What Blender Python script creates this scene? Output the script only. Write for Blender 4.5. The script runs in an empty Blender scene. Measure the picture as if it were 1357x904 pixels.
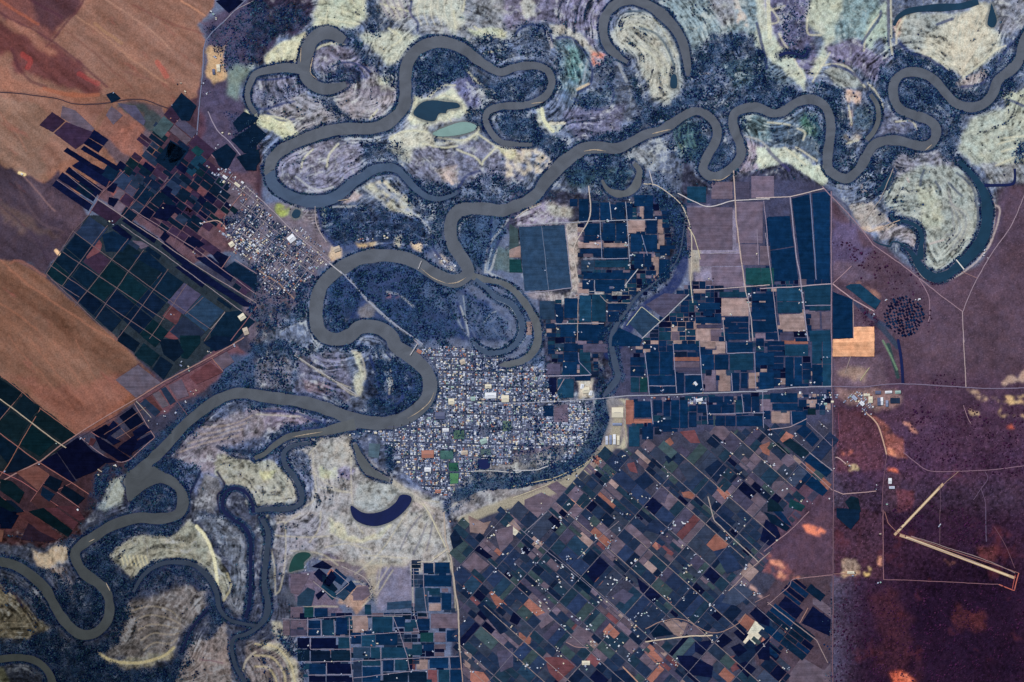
import bpy, math, random
import numpy as np

# ---------------------------------------------------------------- map frame
# one Blender unit is about ten metres on the ground; survey coordinates run east (x) and south (y)
TX = (0, 340, 680, 1017)
TY = (0, 226, 452, 678)
K = 340.0 / 1357.0
CX, CY = 678.5, 452.0
rng = np.random.default_rng(7)
random.seed(7)
R = math.radians

def P(s):
    v = [float(q) for q in s.replace(',', ' ').split()]
    return np.array(v).reshape(-1, 2)

def T(c, r, s):
    if c is None: return P(s)
    return P(s) * K + np.array([TX[c], TY[r]])

def W(p):
    p = np.asarray(p, float)
    return np.stack([p[..., 0] - CX, CY - p[..., 1]], -1)

def lin(c):
    c = np.asarray(c, float) / 255.0
    return np.where(c <= 0.04045, c / 12.92, ((c + 0.055) / 1.055) ** 2.4)

def smooth(p, n=6, closed=False):
    p = np.asarray(p, float)
    if len(p) < 3: return p
    q = np.vstack([p[-1], p, p[0], p[1]]) if closed else np.vstack([2*p[0]-p[1], p, 2*p[-1]-p[-2]])
    out = []
    for i in range(1, len(q) - 2):
        for k in range(n):
            t = k / n
            a, b, c, d = q[i-1], q[i], q[i+1], q[i+2]
            out.append(.5*((2*b)+(-a+c)*t+(2*a-5*b+4*c-d)*t*t+(-a+3*b-3*c+d)*t**3))
    if not closed: out.append(p[-1])
    return np.array(out)

def resample(p, step):
    p = np.asarray(p, float)
    d = np.r_[0, np.cumsum(np.hypot(*np.diff(p, axis=0).T))]
    n = max(2, int(d[-1] / step) + 1)
    s = np.linspace(0, d[-1], n)
    return np.stack([np.interp(s, d, p[:, 0]), np.interp(s, d, p[:, 1])], 1)

# ---------------------------------------------------------------- rasters over the survey area
X0, X1, Y0, Y1 = -44, 1402, -44, 949
xs = np.arange(X0, X1, 1.0); ys = np.arange(Y0, Y1, 1.0)
NX, NY = len(xs), len(ys)
GX, GY = np.meshgrid(xs, ys)
GX = GX.astype(np.float32); GY = GY.astype(np.float32)

def vnoise(x, y, sc, seed):
    g = np.random.default_rng(seed).random((256, 256)).astype(np.float32)
    u = x / sc + 97.3; v = y / sc + 41.7
    iu = np.floor(u).astype(np.int32); iv = np.floor(v).astype(np.int32)
    fu = (u - iu).astype(np.float32); fv = (v - iv).astype(np.float32)
    fu = fu*fu*(3-2*fu); fv = fv*fv*(3-2*fv)
    iu &= 255; iv &= 255; ju = (iu+1) & 255; jv = (iv+1) & 255
    return (g[iv, iu]*(1-fu)+g[iv, ju]*fu)*(1-fv)+(g[jv, iu]*(1-fu)+g[jv, ju]*fu)*fv

def fbm(x, y, sc, seed, oct=4, gain=.55):
    s = 0; a = 1.0; t = 0
    for o in range(oct):
        s = s + a*vnoise(x, y, sc/2**o, seed+o*13); t += a; a *= gain
    return s/t - .5

WXn = fbm(GX, GY, 22, 101, 4); WYn = fbm(GX, GY, 22, 202, 4)
WXf = fbm(GX, GY, 6, 111, 3); WYf = fbm(GX, GY, 6, 212, 3)

FRAG = fbm(GX, GY, 3.2, 333, 2)

def inside(poly, x, y):
    m = np.zeros(x.shape, bool); n = len(poly); j = n-1
    for i in range(n):
        xi, yi = poly[i]; xj, yj = poly[j]
        if yi != yj:
            m ^= ((yi > y) != (yj > y)) & (x < (xj-xi)*(y-yi)/(yj-yi)+xi)
        j = i
    return m

def blur(a, r):
    if r < .5: return a
    r = int(round(r)); a = a.astype(np.float32)
    for _ in range(2):
        for ax in (0, 1):
            pad = [(0, 0), (0, 0)]; pad[ax] = (r+1, r)
            c = np.cumsum(np.pad(a, pad, mode='edge'), axis=ax)
            a = (c[2*r+1:]-c[:-2*r-1])/(2*r+1) if ax == 0 else (c[:, 2*r+1:]-c[:, :-2*r-1])/(2*r+1)
    return a

def pmask(poly, warp=6, bl=2):
    """soft mask of a polygon, its edge roughened by noise: (slice, array)"""
    poly = np.asarray(poly, float); pad = warp + 3*bl + 3
    i0 = int(max(0, poly[:, 0].min()-pad-X0)); i1 = int(min(NX, poly[:, 0].max()+pad-X0))
    j0 = int(max(0, poly[:, 1].min()-pad-Y0)); j1 = int(min(NY, poly[:, 1].max()+pad-Y0))
    if i1 <= i0 or j1 <= j0: return (slice(0, 0), slice(0, 0)), np.zeros((0, 0), np.float32)
    s = (slice(j0, j1), slice(i0, i1))
    fw = min(warp, 6)*.9
    m = inside(poly, GX[s]+WXn[s]*2*warp+WXf[s]*fw, GY[s]+WYn[s]*2*warp+WYf[s]*fw)
    if bl == 1 and m.sum() < 2500:   # small bright scars: broken up, hard edged
        q = np.clip((WXf[s]+WYf[s])*3.5+.75+ (FRAG[s])*1.6, 0, 1)
        return s, blur(m.astype(np.float32)*q, .6)
    return s, blur(m, bl*.5)

def distfield(lines, Rm):
    D = np.full((NY, NX), Rm, np.float32)
    for pl in lines:
        for a, b in zip(pl[:-1], pl[1:]):
            i0 = int(max(0, min(a[0], b[0])-Rm-X0)); i1 = int(min(NX, max(a[0], b[0])+Rm-X0+1))
            j0 = int(max(0, min(a[1], b[1])-Rm-Y0)); j1 = int(min(NY, max(a[1], b[1])+Rm-Y0+1))
            if i1 <= i0 or j1 <= j0: continue
            s = (slice(j0, j1), slice(i0, i1))
            dx, dy = b-a; L = dx*dx+dy*dy+1e-9
            px = GX[s]-a[0]; py = GY[s]-a[1]
            t = np.clip((px*dx+py*dy)/L, 0, 1)
            d = np.hypot(px-t*dx, py-t*dy)
            D[s] = np.minimum(D[s], d)
    return D

def sample(A, x, y):
    u = np.clip(np.asarray(x)-X0, 0, NX-1.001); v = np.clip(np.asarray(y)-Y0, 0, NY-1.001)
    i = u.astype(int); j = v.astype(int); fu = u-i; fv = v-j
    return (A[j, i]*(1-fu)+A[j, i+1]*fu)*(1-fv)+(A[j+1, i]*(1-fu)+A[j+1, i+1]*fu)*fv
# ---------------------------------------------------------------- water courses: (name, tile-traced centre line, widths, colour key)
def C(*parts): return np.vstack(parts)
river_main = C(
 T(3,0,"1420,120 1357,215 1335,310 1290,368 1220,425 1195,490 1150,545 1080,568 1000,548 945,495 890,430 830,392 760,380 700,400 667,450 670,520 705,580 780,610 850,635 890,675 885,735 840,772 770,765 700,745 620,745 560,770 522,830 495,880"),
 T(3,1,"462,15 425,42 380,35 335,5"),
 T(3,0,"320,880 318,820 330,740 335,660 320,590 285,545 220,525 150,545 90,585 30,600"),
 T(2,0,"1290,568 1220,575 1172,600 1162,650 1178,710 1200,760 1205,820 1175,870"),
 T(2,1,"1125,8 1085,28 1045,30 1012,8"),
 T(2,0,"1005,880 1030,820 1060,770 1080,715 1070,660 1030,612 970,588 910,608 850,648 780,690 700,712 620,755 550,785 460,780 380,785 320,820 260,865"),
 T(2,1,"225,0 170,60 130,120 80,160 20,185"),
 T(1,1,"1300,212 1230,205 1150,200 1080,210 1040,245 1025,300 1032,370 1060,425 1095,475 1120,530 1100,565 1050,585 990,572 920,535 860,495 780,462 700,450 620,452 540,468 470,505 400,550 348,605 325,660 315,720 315,790 330,845 370,882 430,893 495,872 540,832 600,825 660,838 715,880"),
 T(1,2,"735,25 800,70 855,115 900,165 918,230 905,300 860,355 790,405 700,432 600,432 500,412 420,378 330,345 240,322 150,308 50,295"),
 T(0,2,"1280,275 1200,290 1120,330 1040,390 970,450 900,530 840,592 775,650 715,700"))
river_lower = C(
 T(0,2,"690,745 760,718 840,722 900,738 950,785 968,845"),
 T(0,3,"950,5 900,30 820,38 740,32 660,50 580,80 510,125 440,170 398,215 408,270 450,330 520,380 565,430 580,510 565,580 510,638 440,652 380,620 320,550 280,480 240,410 180,350 110,300 40,272 -60,262 -150,250"))
WATER = [
 ('river', river_main, [(0,13),(.14,12.5),(.27,12),(.40,11.5),(.46,12),(.475,16),(.50,17.5),(.53,16),(.57,16.5),(.64,17),(.69,17.5),(.725,18),(.8,18),(.88,16.5),(.95,14),(1,13)], 'river'),
 ('river_main', river_lower, [(0,18),(.08,15),(.2,14),(.5,13),(1,12.5)], 'river'),
 ('river_channel', T(1,2,"520,440 450,455 350,480 250,492 170,505 100,548 40,598 -10,620"), [(0,16),(.3,10),(.7,8),(1,5)], 'brown'),
 ('river_arm', P("626,366 640,370 652,372 665,375 680,384 692,397 703,413 711,430 713,447 709,462 699,474 684,481 662,484"), [(0,9),(.15,7),(.3,9),(.8,10),(.95,8),(1,2)], 'brown'),
 ('river_loop', P("630,370 645,382 658,394 676,402 688,418 692,436 686,452 672,464 655,468 638,464 626,452"), [(0,5),(.15,6),(.4,7.5),(.9,7),(1,2)], 'dark'),
 ('river_loop', C(T(1,1,"70,-10 78,55 120,105 205,148 310,165 400,148 460,110 510,65 570,28"),T(1,0,"610,902 680,885 740,895"),T(1,1,"790,40 835,90 900,138 970,150 1035,130 1062,112")), [(0,15),(.3,15),(.45,14),(.6,11),(1,5)], 'dark'),
 ('upper_river', C(T(2,0,"100,765 50,765 0,762"),T(1,0,"1290,750 1240,700 1212,640 1225,590 1285,565 1350,560"),T(2,0,"60,558 130,535 180,498 205,440 190,385 140,352 70,348 0,360"),T(1,0,"1290,382 1220,350 1160,310 1100,262 1030,232 960,222 890,240 832,282 797,340 787,410 787,490 778,560 740,612 680,658 600,680 500,680 400,690 300,720 200,760 125,800 80,850 66,902"),T(1,1,"70,10")), [(0,5),(.12,9),(.3,10),(.42,11),(.5,15),(.7,16.5),(.85,15.5),(1,14)], 'river'),
 ('northern_river', T(2,0,"605,330 560,300 505,250 478,180 482,100 520,42 580,5 640,0 720,30 790,80 855,150 895,220 915,300 925,380 922,402"), [(0,5),(.1,11),(.5,13.5),(.8,13),(.97,9),(1,3)], 'river'),
 ('hooked_lagoon', T(1,0,"465,215 400,178 340,180 290,220 262,290 248,350 262,410 310,455 370,472 430,462 474,446"), [(0,12),(.15,18),(.4,17),(.6,16),(.85,15),(1,8)], 'river'),
 ('hook_channel', C(T(1,0,"235,368 160,358 80,368 0,388"),T(0,0,"1330,425 1308,490 1318,550 1350,600")), [(0,14),(.5,9),(1,6)], 'river'),
 ('channel', T(3,0,"545,500 582,560 585,640 560,700 525,740"), [(0,5),(.5,6.5),(1,6)], 'brown'),
 ('loop_lagoon', C(T(2,0,"640,865 668,902"),T(2,1,"662,40 645,85 600,120 545,122 495,95 470,50")), [(0,5),(.3,11),(.7,10),(1,3)], 'brown'),
 ('oxbow_lake', C(T(3,0,"1010,850 1050,890"),T(3,1,"1075,15 1115,65 1150,130 1162,200 1158,290 1130,375 1070,450 1015,500 955,548 895,568 840,545 800,498 765,440 725,405")), [(0,5),(.15,9),(.3,15),(.5,14),(.7,12),(.85,13),(1,3)], 'teal'),
 ('oxbow_channel', T(3,1,"808,470 812,400 818,355 795,300 740,272 680,262 655,250 660,232"), [(0,9),(.3,6),(.7,4),(1,2.5)], 'teal'),
 ('canal', T(3,1,"1148,78 1220,78 1290,73 1308,50 1308,-10"), [(0,4),(1,3)], 'navy'),
 ('drain', T(3,1,"720,402 690,378 655,380 650,400 600,390 560,370"), [(0,2.5),(1,1.5)], 'teal'),
 ('billabong', T(3,1,"580,108 615,85 640,50 660,10"), [(0,4),(.5,8),(1,5)], 'teal'),
 ('curved_lake', T(3,0,"668,135 690,92 735,62 800,48 880,42 950,38 1030,32 1115,8"), [(0,4),(.2,7),(.5,9),(1,8)], 'teal'),
 ('creek', C(T(2,1,"905,190 905,290 880,440 830,520 740,600 660,660 600,740 545,820 520,895"),T(2,2,"522,40 540,120 555,190 520,240 480,290")), [(0,1.5),(.4,2),(.75,7),(.95,8),(1,3)], 'slough'),
 ('slough', C(T(1,2,"290,540 210,548 148,585 150,650 195,715 235,790 232,860 160,888 60,888 0,895"),T(0,2,"1335,870")), [(0,3),(.3,7),(.8,6),(1,5)], 'slough'),
 ('lagoon', T(1,2,"520,545 550,620 590,680 640,710 700,735"), [(0,5),(.5,13),(1,4)], 'brown'),
 ('backwater', C(T(0,2,"1340,902 1335,862 1300,800 1240,778 1195,800 1178,850 1185,900"),T(0,3,"1240,45 1300,90 1325,150 1325,250 1325,400 1320,480 1300,560")), [(0,4),(1,4.5)], 'navy'),
 ('backwater', T(0,3,"705,425 760,335 850,278 950,268 1040,290 1105,355 1145,430 1160,510 1210,570 1280,592 1357,605"), [(0,4),(.5,7),(1,4)], 'slough'),
 ('backwater', C(T(1,3,"30,40 62,120 50,250 40,380 60,480 48,560 0,615"),T(0,3,"1300,650 1245,665 1225,710 1240,800 1275,870 1300,902")), [(0,6),(.5,8),(.7,5),(1,5)], 'slough'),
 ('backwater', T(0,3,"1100,515 1040,582 1000,645 960,745"), [(0,3),(1,3)], 'navy'),
 ('backwater', T(0,3,"-30,785 80,772 160,780 220,810 262,860 280,915"), [(0,9),(1,10)], 'river'),
 ('creek', T(3,0,"60,295 100,280 150,285 195,298 215,260"), [(0,4),(1,3)], 'navy'),
 ('drain', T(0,0,"0,0 0,1"), [(0,1),(1,1)], 'navy'),
 ('canal', T(3,2,"690,-10 705,80 712,150 716,222"), [(0,3.5),(1,4)], 'navy'),
]
WATER = [w for w in WATER if w[0] != 'drain' or len(w[1]) > 2]
PONDS = [
 ('river', T(0,2,"668,700 720,672 790,655 860,690 910,735 840,752 780,775 720,820 680,850 665,780"), 'river'),
 ('lake', T(1,0,"828,600 870,545 930,530 1000,538 1062,545 1072,568 1010,580 1000,598 965,600 940,640 880,632"), 'teal'),
 ('lake', T(1,0,"935,702 1000,672 1090,645 1160,662 1150,690 1080,712 1000,722 945,718"), 'pale'),
 ('pond', T(3,0,"1185,20 1200,60 1213,110 1195,145 1165,132 1168,90 1178,50"), 'teal'),
 ('lake', P("465,670 468,686 482,695 500,697 520,690 536,677 545,664 543,657 531,656 524,666 512,675 496,680 480,679"), 'navy'),
 ('lake', T(1,3,"180,270 205,228 240,215 275,218 285,235 250,270 252,300 205,312 172,318"), 'green'),
 ('pond', T(2,0,"838,400 860,395 868,430 862,465 835,465 830,440"), 'teal'),
 ('pond', T(1,1,"185,235 205,205 232,215 225,245 200,252"), 'teal'),
 ('pond', T(1,2,"1172,625 1228,625 1230,672 1175,675"), 'navy'),
]
WCOL = dict(river=(88,94,105), brown=(92,97,103), dark=(66,84,110), teal=(22,56,80), navy=(14,28,78), slough=(62,76,98), pale=(128,160,156), green=(28,74,72))

def ribbon(cl, wl):
    c = resample(smooth(cl, 6), 2.0)
    t = np.linspace(0, 1, len(c))
    w = np.interp(t, [q[0] for q in wl], [q[1] for q in wl])
    q = np.arange(0, len(c)+24, 5); w = w + np.interp(np.arange(len(c)), q, rng.normal(0, .075, len(q)))*np.minimum(w, 14)
    return c, np.maximum(w, .8)
RIB = [(n, *ribbon(c, w), k) for n, c, w, k in WATER]
# ---------------------------------------------------------------- ground colour by zone (soil, sand, pasture), relief, and where bush grows
Z = []   # (polygon, colour, edge roughness, edge softness)
def z(c, r, pts, col, warp=7, bl=2): Z.append((T(c, r, pts) if c is not None else P(pts), col, warp, bl))
N = None
z(N,0,"-60,350 345,350 345,480 240,600 200,760 -60,760",(66,66,88),6,6)
z(N,0,"-60,700 330,640 400,760 380,1000 -60,1000",(84,90,108),10,6)
z(N,0,"150,130 300,100 345,170 350,270 300,330 120,240",(84,60,74),6,4)
# farmland and plains of the north-west and west
z(N,0,"-60,-60 292,-60 284,8 262,34 273,52 262,130 224,140 210,200 100,260 -60,240",(146,100,82),3,2)
z(0,0,"-150,-150 440,-150 400,30 300,190 240,230 160,160 60,120 -150,60",(128,76,72),14,4)
z(0,0,"150,-20 420,-20 350,130 280,180 200,140",(92,58,66),10,4)
z(0,0,"-20,120 150,220 270,240 420,330 560,460 520,490 330,450 150,400 60,300 -50,260",(118,66,66),14,4)
z(0,0,"-20,340 60,370 110,440 230,470 520,500 500,540 400,540 200,500 -20,480",(160,100,76),8,3)
z(0,0,"60,90 200,200 300,300 260,320 120,200 40,140",(160,100,80),10,4)
z(0,0,"640,540 700,520 860,560 900,680 800,800 700,860 640,902 560,800 520,740 600,600",(104,84,92),5,2)
z(0,0,"620,540 760,540 870,640 880,720 790,700 690,620",(74,82,86),6,2)
z(0,0,"560,610 640,570 770,680 740,730 780,860 700,850 520,700",(152,98,84),4,2)
z(0,0,"310,560 560,550 500,660 420,640",(148,98,84),4,2)
z(0,0,"1060,560 1120,600 1200,760 1100,790 1040,700",(96,66,84),6,2)
z(N,0,"-60,190 20,215 58,245 75,225 118,285 60,363 40,352 20,350 -60,345",(76,62,78),6,2)
z(N,0,"-60,120 55,140 75,165 52,205 64,240 30,230 -60,190",(142,104,86),6,2)
z(0,1,"0,150 120,230 280,340 300,390 200,360 0,260",(98,78,80),14,5)
z(0,1,"120,30 460,230 380,320 220,200",(92,74,88),8,3)
z(N,0,"-60,338 22,346 60,368 150,445 186,480 205,500 176,535 100,577 -60,460",(132,90,70),2,2)
z(0,2,"0,160 200,300 420,500 560,420 700,300 640,180 300,260 100,180",(146,90,72),14,6)
z(0,2,"600,205 740,120 860,215 720,305",(84,60,72),3,1)
z(0,2,"-20,170 120,265 410,500 220,640 -20,770",(34,46,54),3,1)
z(0,2,"720,310 860,225 1120,80 1240,20 1357,100 1180,180 1100,240 900,370 830,400",(112,76,86),5,2)
z(N,0,"-60,640 60,610 100,640 180,560 190,600 150,640 115,690 95,700 -60,690",(70,50,60),5,2)
z(N,0,"-60,660 60,680 100,690 110,715 60,725 -60,715",(92,56,58),6,2)
z(0,1,"530,0 1357,0 1357,420 1150,440 1000,500 700,250 520,150",(104,78,90),4,2)
z(0,1,"470,235 650,240 1357,720 1250,900 860,1110 240,545",(46,58,70),3,1)
z(0,0,"1060,130 1200,20 1357,0 1357,330 1220,330 1200,450 1357,600 1300,902 1180,902 1090,780 1060,560 1075,330 1110,190",(84,76,104),10,3)
z(0,0,"1150,0 1300,0 1210,70",(26,40,74),3,1)
z(0,0,"1100,240 1190,250 1210,400 1140,420 1090,380",(196,160,120),10,2)
z(0,0,"1210,350 1357,330 1280,420 1270,540 1200,500",(120,138,134),6,3)
# town sides
z(N,0,"280,235 330,245 350,270 372,300 405,290 440,335 425,350 405,395 360,440 330,460 320,420 350,370 300,310",(106,94,110),10,3)
z(N,0,"553,462 600,458 650,470 725,490 728,520 792,532 785,580 740,615 640,618 596,662 560,655 535,612 500,575 478,570 530,562 575,545 582,500",(112,114,136),3,2)
# floodplain of the north
z(1,0,"-40,-40 290,-40 265,150 150,200 0,330 -60,330",(74,60,92),14,3)
z(1,0,"300,60 350,-40 570,-40 585,120 500,150 300,150",(178,178,150),8,3)
z(1,0,"30,300 200,190 260,180 225,330 60,350",(204,196,158),7,2)
z(1,0,"640,-40 1400,-40 1400,190 1150,230 900,180 800,150 650,90",(134,136,146),9,3)
z(1,0,"640,-40 790,-40 770,120 690,80",(176,168,158),8,3)
z(1,0,"830,-40 1090,-40 1080,140 1030,190 950,90 840,90",(186,184,166),8,3)
z(1,0,"1100,150 1300,160 1320,200 1200,200",(196,196,160),6,2)
z(1,0,"560,200 750,150 850,190 770,310 690,345 600,260",(184,184,164),9,3)
z(1,0,"300,260 420,225 560,300 650,400 560,440 340,400 285,330",(122,116,142),6,3)
z(1,0,"360,400 540,330 590,400 560,440 430,430",(74,80,124),6,2)
z(1,0,"0,420 200,390 280,460 240,560 60,590 -60,500",(116,116,142),8,3)
z(1,0,"450,450 640,400 748,420 755,520 660,620 500,650 420,560",(146,138,148),8,3)
z(1,0,"620,400 740,420 740,500 660,500",(166,164,140),8,3)
z(1,0,"60,590 250,500 400,560 460,650 250,710 180,690",(138,132,140),9,3)
z(1,0,"-60,590 60,610 170,650 260,715 150,745 40,680 -60,640",(200,198,158),6,2)
z(1,0,"790,690 820,510 900,500 1050,440 1150,420 1210,500 1170,600 1050,650 960,660 860,700",(156,156,162),8,3)
z(1,0,"815,640 830,505 900,515 1060,450 1085,530 1120,600 1000,650 830,650",(208,206,178),7,2)
z(1,0,"1040,430 1110,400 1170,440 1180,560 1120,600",(110,112,160),7,3)
z(1,0,"700,720 900,640 940,740 1100,730 1180,680 1150,740 1000,800 840,860 760,860 680,800",(190,186,168),8,2)
z(1,0,"820,780 1170,740 1400,780 1400,960 800,960",(120,120,146),8,3)
z(1,0,"1260,770 1357,780 1400,860 1330,840",(206,196,150),5,2)
z(1,0,"140,760 560,740 560,900 500,960 90,960 80,860",(126,122,146),8,3)
z(1,1,"90,0 520,0 430,100 320,130 180,110",(120,118,146),6,3)
z(1,1,"560,80 690,48 800,150 855,225 900,250 780,235 680,205 630,140",(188,180,156),3,1)
z(1,1,"430,155 520,110 560,130 540,165",(170,150,150),6,2)
z(1,1,"300,180 560,190 640,160 720,240 870,250 930,380 930,450 620,410 480,440 380,380",(66,84,128),10,4)
z(1,1,"160,190 310,190 370,380 420,400 440,440 350,520 160,560 -60,500 -60,150",(118,108,122),8,3)
z(1,1,"520,380 640,370 620,410 540,410",(206,172,120),5,1)
z(1,1,"815,380 880,390 870,440 830,420",(224,196,160),4,1)
z(1,1,"730,345 765,345 760,405 730,400",(196,186,160),4,1)
z(1,1,"400,405 450,405 440,450 390,480",(214,186,156),6,2)
z(1,1,"940,430 1010,460 1075,530 1040,540 960,490",(176,168,160),5,1)
z(1,1,"940,-20 1060,-20 1060,80 1000,60",(168,150,150),7,2)
z(1,1,"90,190 115,178 175,200 170,235 130,247 105,225",(158,172,92),2,1)
z(1,1,"1240,380 1320,420 1357,400 1357,540 1240,520",(96,116,124),4,2)
z(1,1,"360,600 470,540 600,490 830,500 960,570 1100,610 1230,700 1320,780 1357,902 700,902 540,830 440,880 370,830",(56,74,118),8,4)
z(1,1,"820,560 1000,600 1180,700 1300,760 1340,880 1180,880 1000,760 860,640",(80,98,134),12,5)
z(1,1,"530,730 600,700 640,760 540,790",(112,112,124),8,2)
z(1,1,"690,640 760,655 750,675 690,670",(136,96,104),5,1)
z(1,1,"1070,240 1180,215 1330,250 1230,540 1150,520 1080,420",(74,98,134),8,3)
z(2,0,"-40,-40 480,-40 450,260 380,180 220,130 100,110 -40,160",(118,112,142),8,4)
z(2,0,"60,0 130,0 120,90 60,90",(178,176,170),8,2)
z(2,0,"200,140 300,140 390,200 460,280 440,300 300,190 210,190",(176,170,160),7,2)
z(2,0,"410,260 490,290 460,350 430,350",(206,120,96),5,1)
z(2,0,"520,190 560,80 640,50 740,80 830,180 890,290 890,450 840,545 800,565 740,520 700,400 640,300 550,270",(150,154,152),5,3)
z(2,0,"540,190 600,90 720,100 760,190 830,330 840,430 830,540 740,510 700,380 640,290 560,250",(172,168,154),6,3)
z(2,0,"200,220 290,200 390,260 420,360 400,430 330,490 240,490 250,300",(96,122,140),7,3)
z(2,0,"290,250 350,260 370,350 340,430 280,400",(92,136,140),7,3)
z(2,0,"770,-40 1420,-40 1420,240 1320,220 1200,150 1060,170 1000,220 960,320 900,190 840,110",(124,144,154),9,4)
z(2,0,"1040,-20 1180,-20 1180,110 1100,130",(146,146,156),8,4)
z(2,0,"1170,-20 1240,100 1240,150 1190,130",(210,180,160),5,1)
z(2,0,"1280,-20 1400,-20 1400,320 1320,180",(206,206,186),8,2)
z(2,0,"1090,330 1240,300 1300,430 1180,480",(82,112,134),8,4)
z(2,0,"-40,785 120,785 215,862 180,910 -40,940",(214,194,168),2,1)
z(2,0,"120,570 160,570 190,640 275,640 240,700 200,700 140,640",(200,200,172),6,1)
z(2,0,"290,560 600,570 560,700 350,740 260,640",(106,106,140),8,3)
z(2,0,"230,490 540,450 530,580 300,560",(84,104,134),8,3)
z(2,0,"830,650 960,640 1040,720 1000,850 860,820",(64,100,116),8,3)
z(2,0,"850,740 900,760 920,800 880,790",(160,180,130),6,2)
z(2,0,"600,800 700,770 790,850 780,902 640,902",(128,134,146),9,3)
z(2,0,"1200,600 1357,600 1357,760 1220,700",(96,122,132),8,3)
z(2,0,"1200,720 1357,780 1357,902 1180,902",(142,128,146),8,3)
z(2,1,"260,-20 640,-20 600,120 480,80 300,90",(62,98,118),8,3)
z(3,0,"-20,-40 250,-40 230,60 230,200 290,340 230,410 190,420 40,270",(108,104,142),8,3)
z(3,0,"-60,120 60,230 200,400 210,480 160,440 -60,260",(190,196,176),6,2)
z(3,0,"-60,260 50,350 170,450 60,450 -60,380",(96,116,136),8,3)
z(3,0,"240,-40 410,-40 390,150 330,250 260,420 220,400 300,230 210,80",(188,192,170),8,3)
z(3,0,"400,-40 610,-40 560,150 480,300 330,250 390,100",(122,148,154),9,4)
z(3,0,"300,240 480,200 560,300 640,300 560,440 480,360 340,340",(118,110,142),7,3)
z(3,0,"290,380 380,350 470,400 500,460 380,470",(142,148,146),5,2)
z(3,0,"560,60 640,0 640,280 600,200 540,280 510,220",(160,176,160),7,3)
z(3,0,"670,150 700,90 800,70 900,75 1060,55 1120,5 1180,20 1170,120 1240,170 1240,260 1110,370 1030,412 940,350 800,290 700,210",(160,162,156),5,2)
z(3,0,"830,190 1000,100 1130,0 1170,40 1160,130 1230,180 1220,260 1030,410 900,310 800,280",(196,188,166),5,3)
z(3,0,"665,150 700,90 720,95 690,210",(210,170,150),4,1)
z(3,0,"990,440 1140,370 1180,380 1170,430 1030,470",(164,148,146),5,2)
z(3,0,"1190,-40 1420,-40 1420,120 1330,170 1230,190",(132,132,146),8,3)
z(3,0,"410,480 490,480 480,540 420,540",(206,170,150),6,1)
z(3,0,"430,580 450,580 450,680 430,670",(196,160,150),3,1)
z(3,0,"460,560 560,560 570,640 520,700 460,690",(92,116,138),7,3)
z(3,0,"410,700 500,710 520,740 420,765",(176,160,146),5,1)
z(3,0,"600,570 680,590 860,640 850,740 640,710 590,720",(104,108,140),7,3)
z(3,0,"0,620 180,580 280,620 300,800 280,880 180,780 0,770",(86,106,130),8,3)
z(3,0,"170,630 260,600 270,740 200,700",(72,120,108),8,3)
z(3,0,"1010,720 1100,620 1357,540 1420,540 1420,880 1240,902 1080,860 1020,790",(168,172,156),6,3)
z(3,0,"1240,500 1357,460 1420,460 1420,560 1260,580",(170,172,150),6,2)
z(3,0,"640,880 700,800 880,790 1010,830 1040,960 620,960",(130,128,146),8,3)
z(3,0,"-60,770 110,785 190,840 290,902 310,960 -60,960",(206,210,186),5,2)
z(3,1,"60,-30 300,-30 310,70 190,100 100,110",(190,196,172),5,2)
z(3,1,"-300,60 120,50 120,130 -300,150",(148,128,146),5,2)
z(3,1,"610,70 820,-30 1020,-20 1100,80 1132,230 1112,350 1030,450 900,555 842,525 828,440 836,330 760,250 640,200",(150,154,146),5,3)
z(3,1,"800,80 880,60 920,200 900,300 820,300",(172,172,150),10,4)
z(3,1,"570,330 680,285 780,320 803,400 790,425 730,390 660,360 600,375",(150,140,148),4,2)
z(3,1,"440,190 560,165 610,230 660,270 560,310 520,320 480,280",(160,148,142),6,2)
z(3,1,"500,290 560,310 700,275 640,320 540,330",(206,176,150),4,1)
z(3,1,"1120,-40 1420,-40 1420,60 1180,70",(136,138,146),5,2)
# eastern plain, darker and redder southward
z(N,0,"1090,250 1125,290 1180,335 1225,375 1262,372 1305,345 1320,250 1335,248 1420,225 1420,570 1080,570 1100,400",(92,76,100),5,3)
z(N,0,"1101,500 1420,500 1420,660 1101,660",(84,62,92),12,40)
z(N,0,"1101,640 1420,640 1420,1000 1101,1000",(60,40,66),14,60)
z(3,3,"700,300 1420,250 1420,1000 500,1000",(40,25,52),30,50)
z(3,3,"350,40 610,40 610,360 350,340",(74,50,70),4,2)
z(3,3,"520,420 720,470 780,900 620,902",(72,42,58),24,8)
z(3,3,"1000,500 1150,520 1140,620 1000,600",(86,46,54),14,5)
z(3,3,"1100,180 1240,170 1220,260 1120,250",(100,58,66),12,4)
z(3,3,"640,830 720,830 770,880 760,930 640,930",(210,104,70),10,3)
z(3,3,"690,850 745,850 745,900 700,910",(255,150,110),7,1)
z(3,1,"340,260 470,290 480,400 560,400 500,500 350,480",(90,84,128),8,3)
z(3,1,"345,480 500,480 590,570 420,600 345,560",(104,92,120),8,3)
z(3,1,"430,600 490,590 600,670 560,690",(160,120,110),5,1)
z(3,2,"350,90 620,80 640,240 345,240",(106,90,112),8,3)
z(3,2,"370,170 540,140 520,220 390,190",(146,128,116),12,3)
z(3,2,"340,260 560,250 720,280 700,350 560,370 420,330",(140,118,120),8,3)
z(3,2,"370,340 560,400 620,520 610,680 370,680",(96,64,84),6,3)
z(3,2,"540,390 620,440 720,540 740,620 640,590 600,480",(146,92,86),6,2)
z(3,2,"585,450 640,440 665,490 610,495",(86,60,72),2,1)
z(3,2,"710,430 770,455 800,490 760,490",(236,170,140),5,1)
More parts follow.
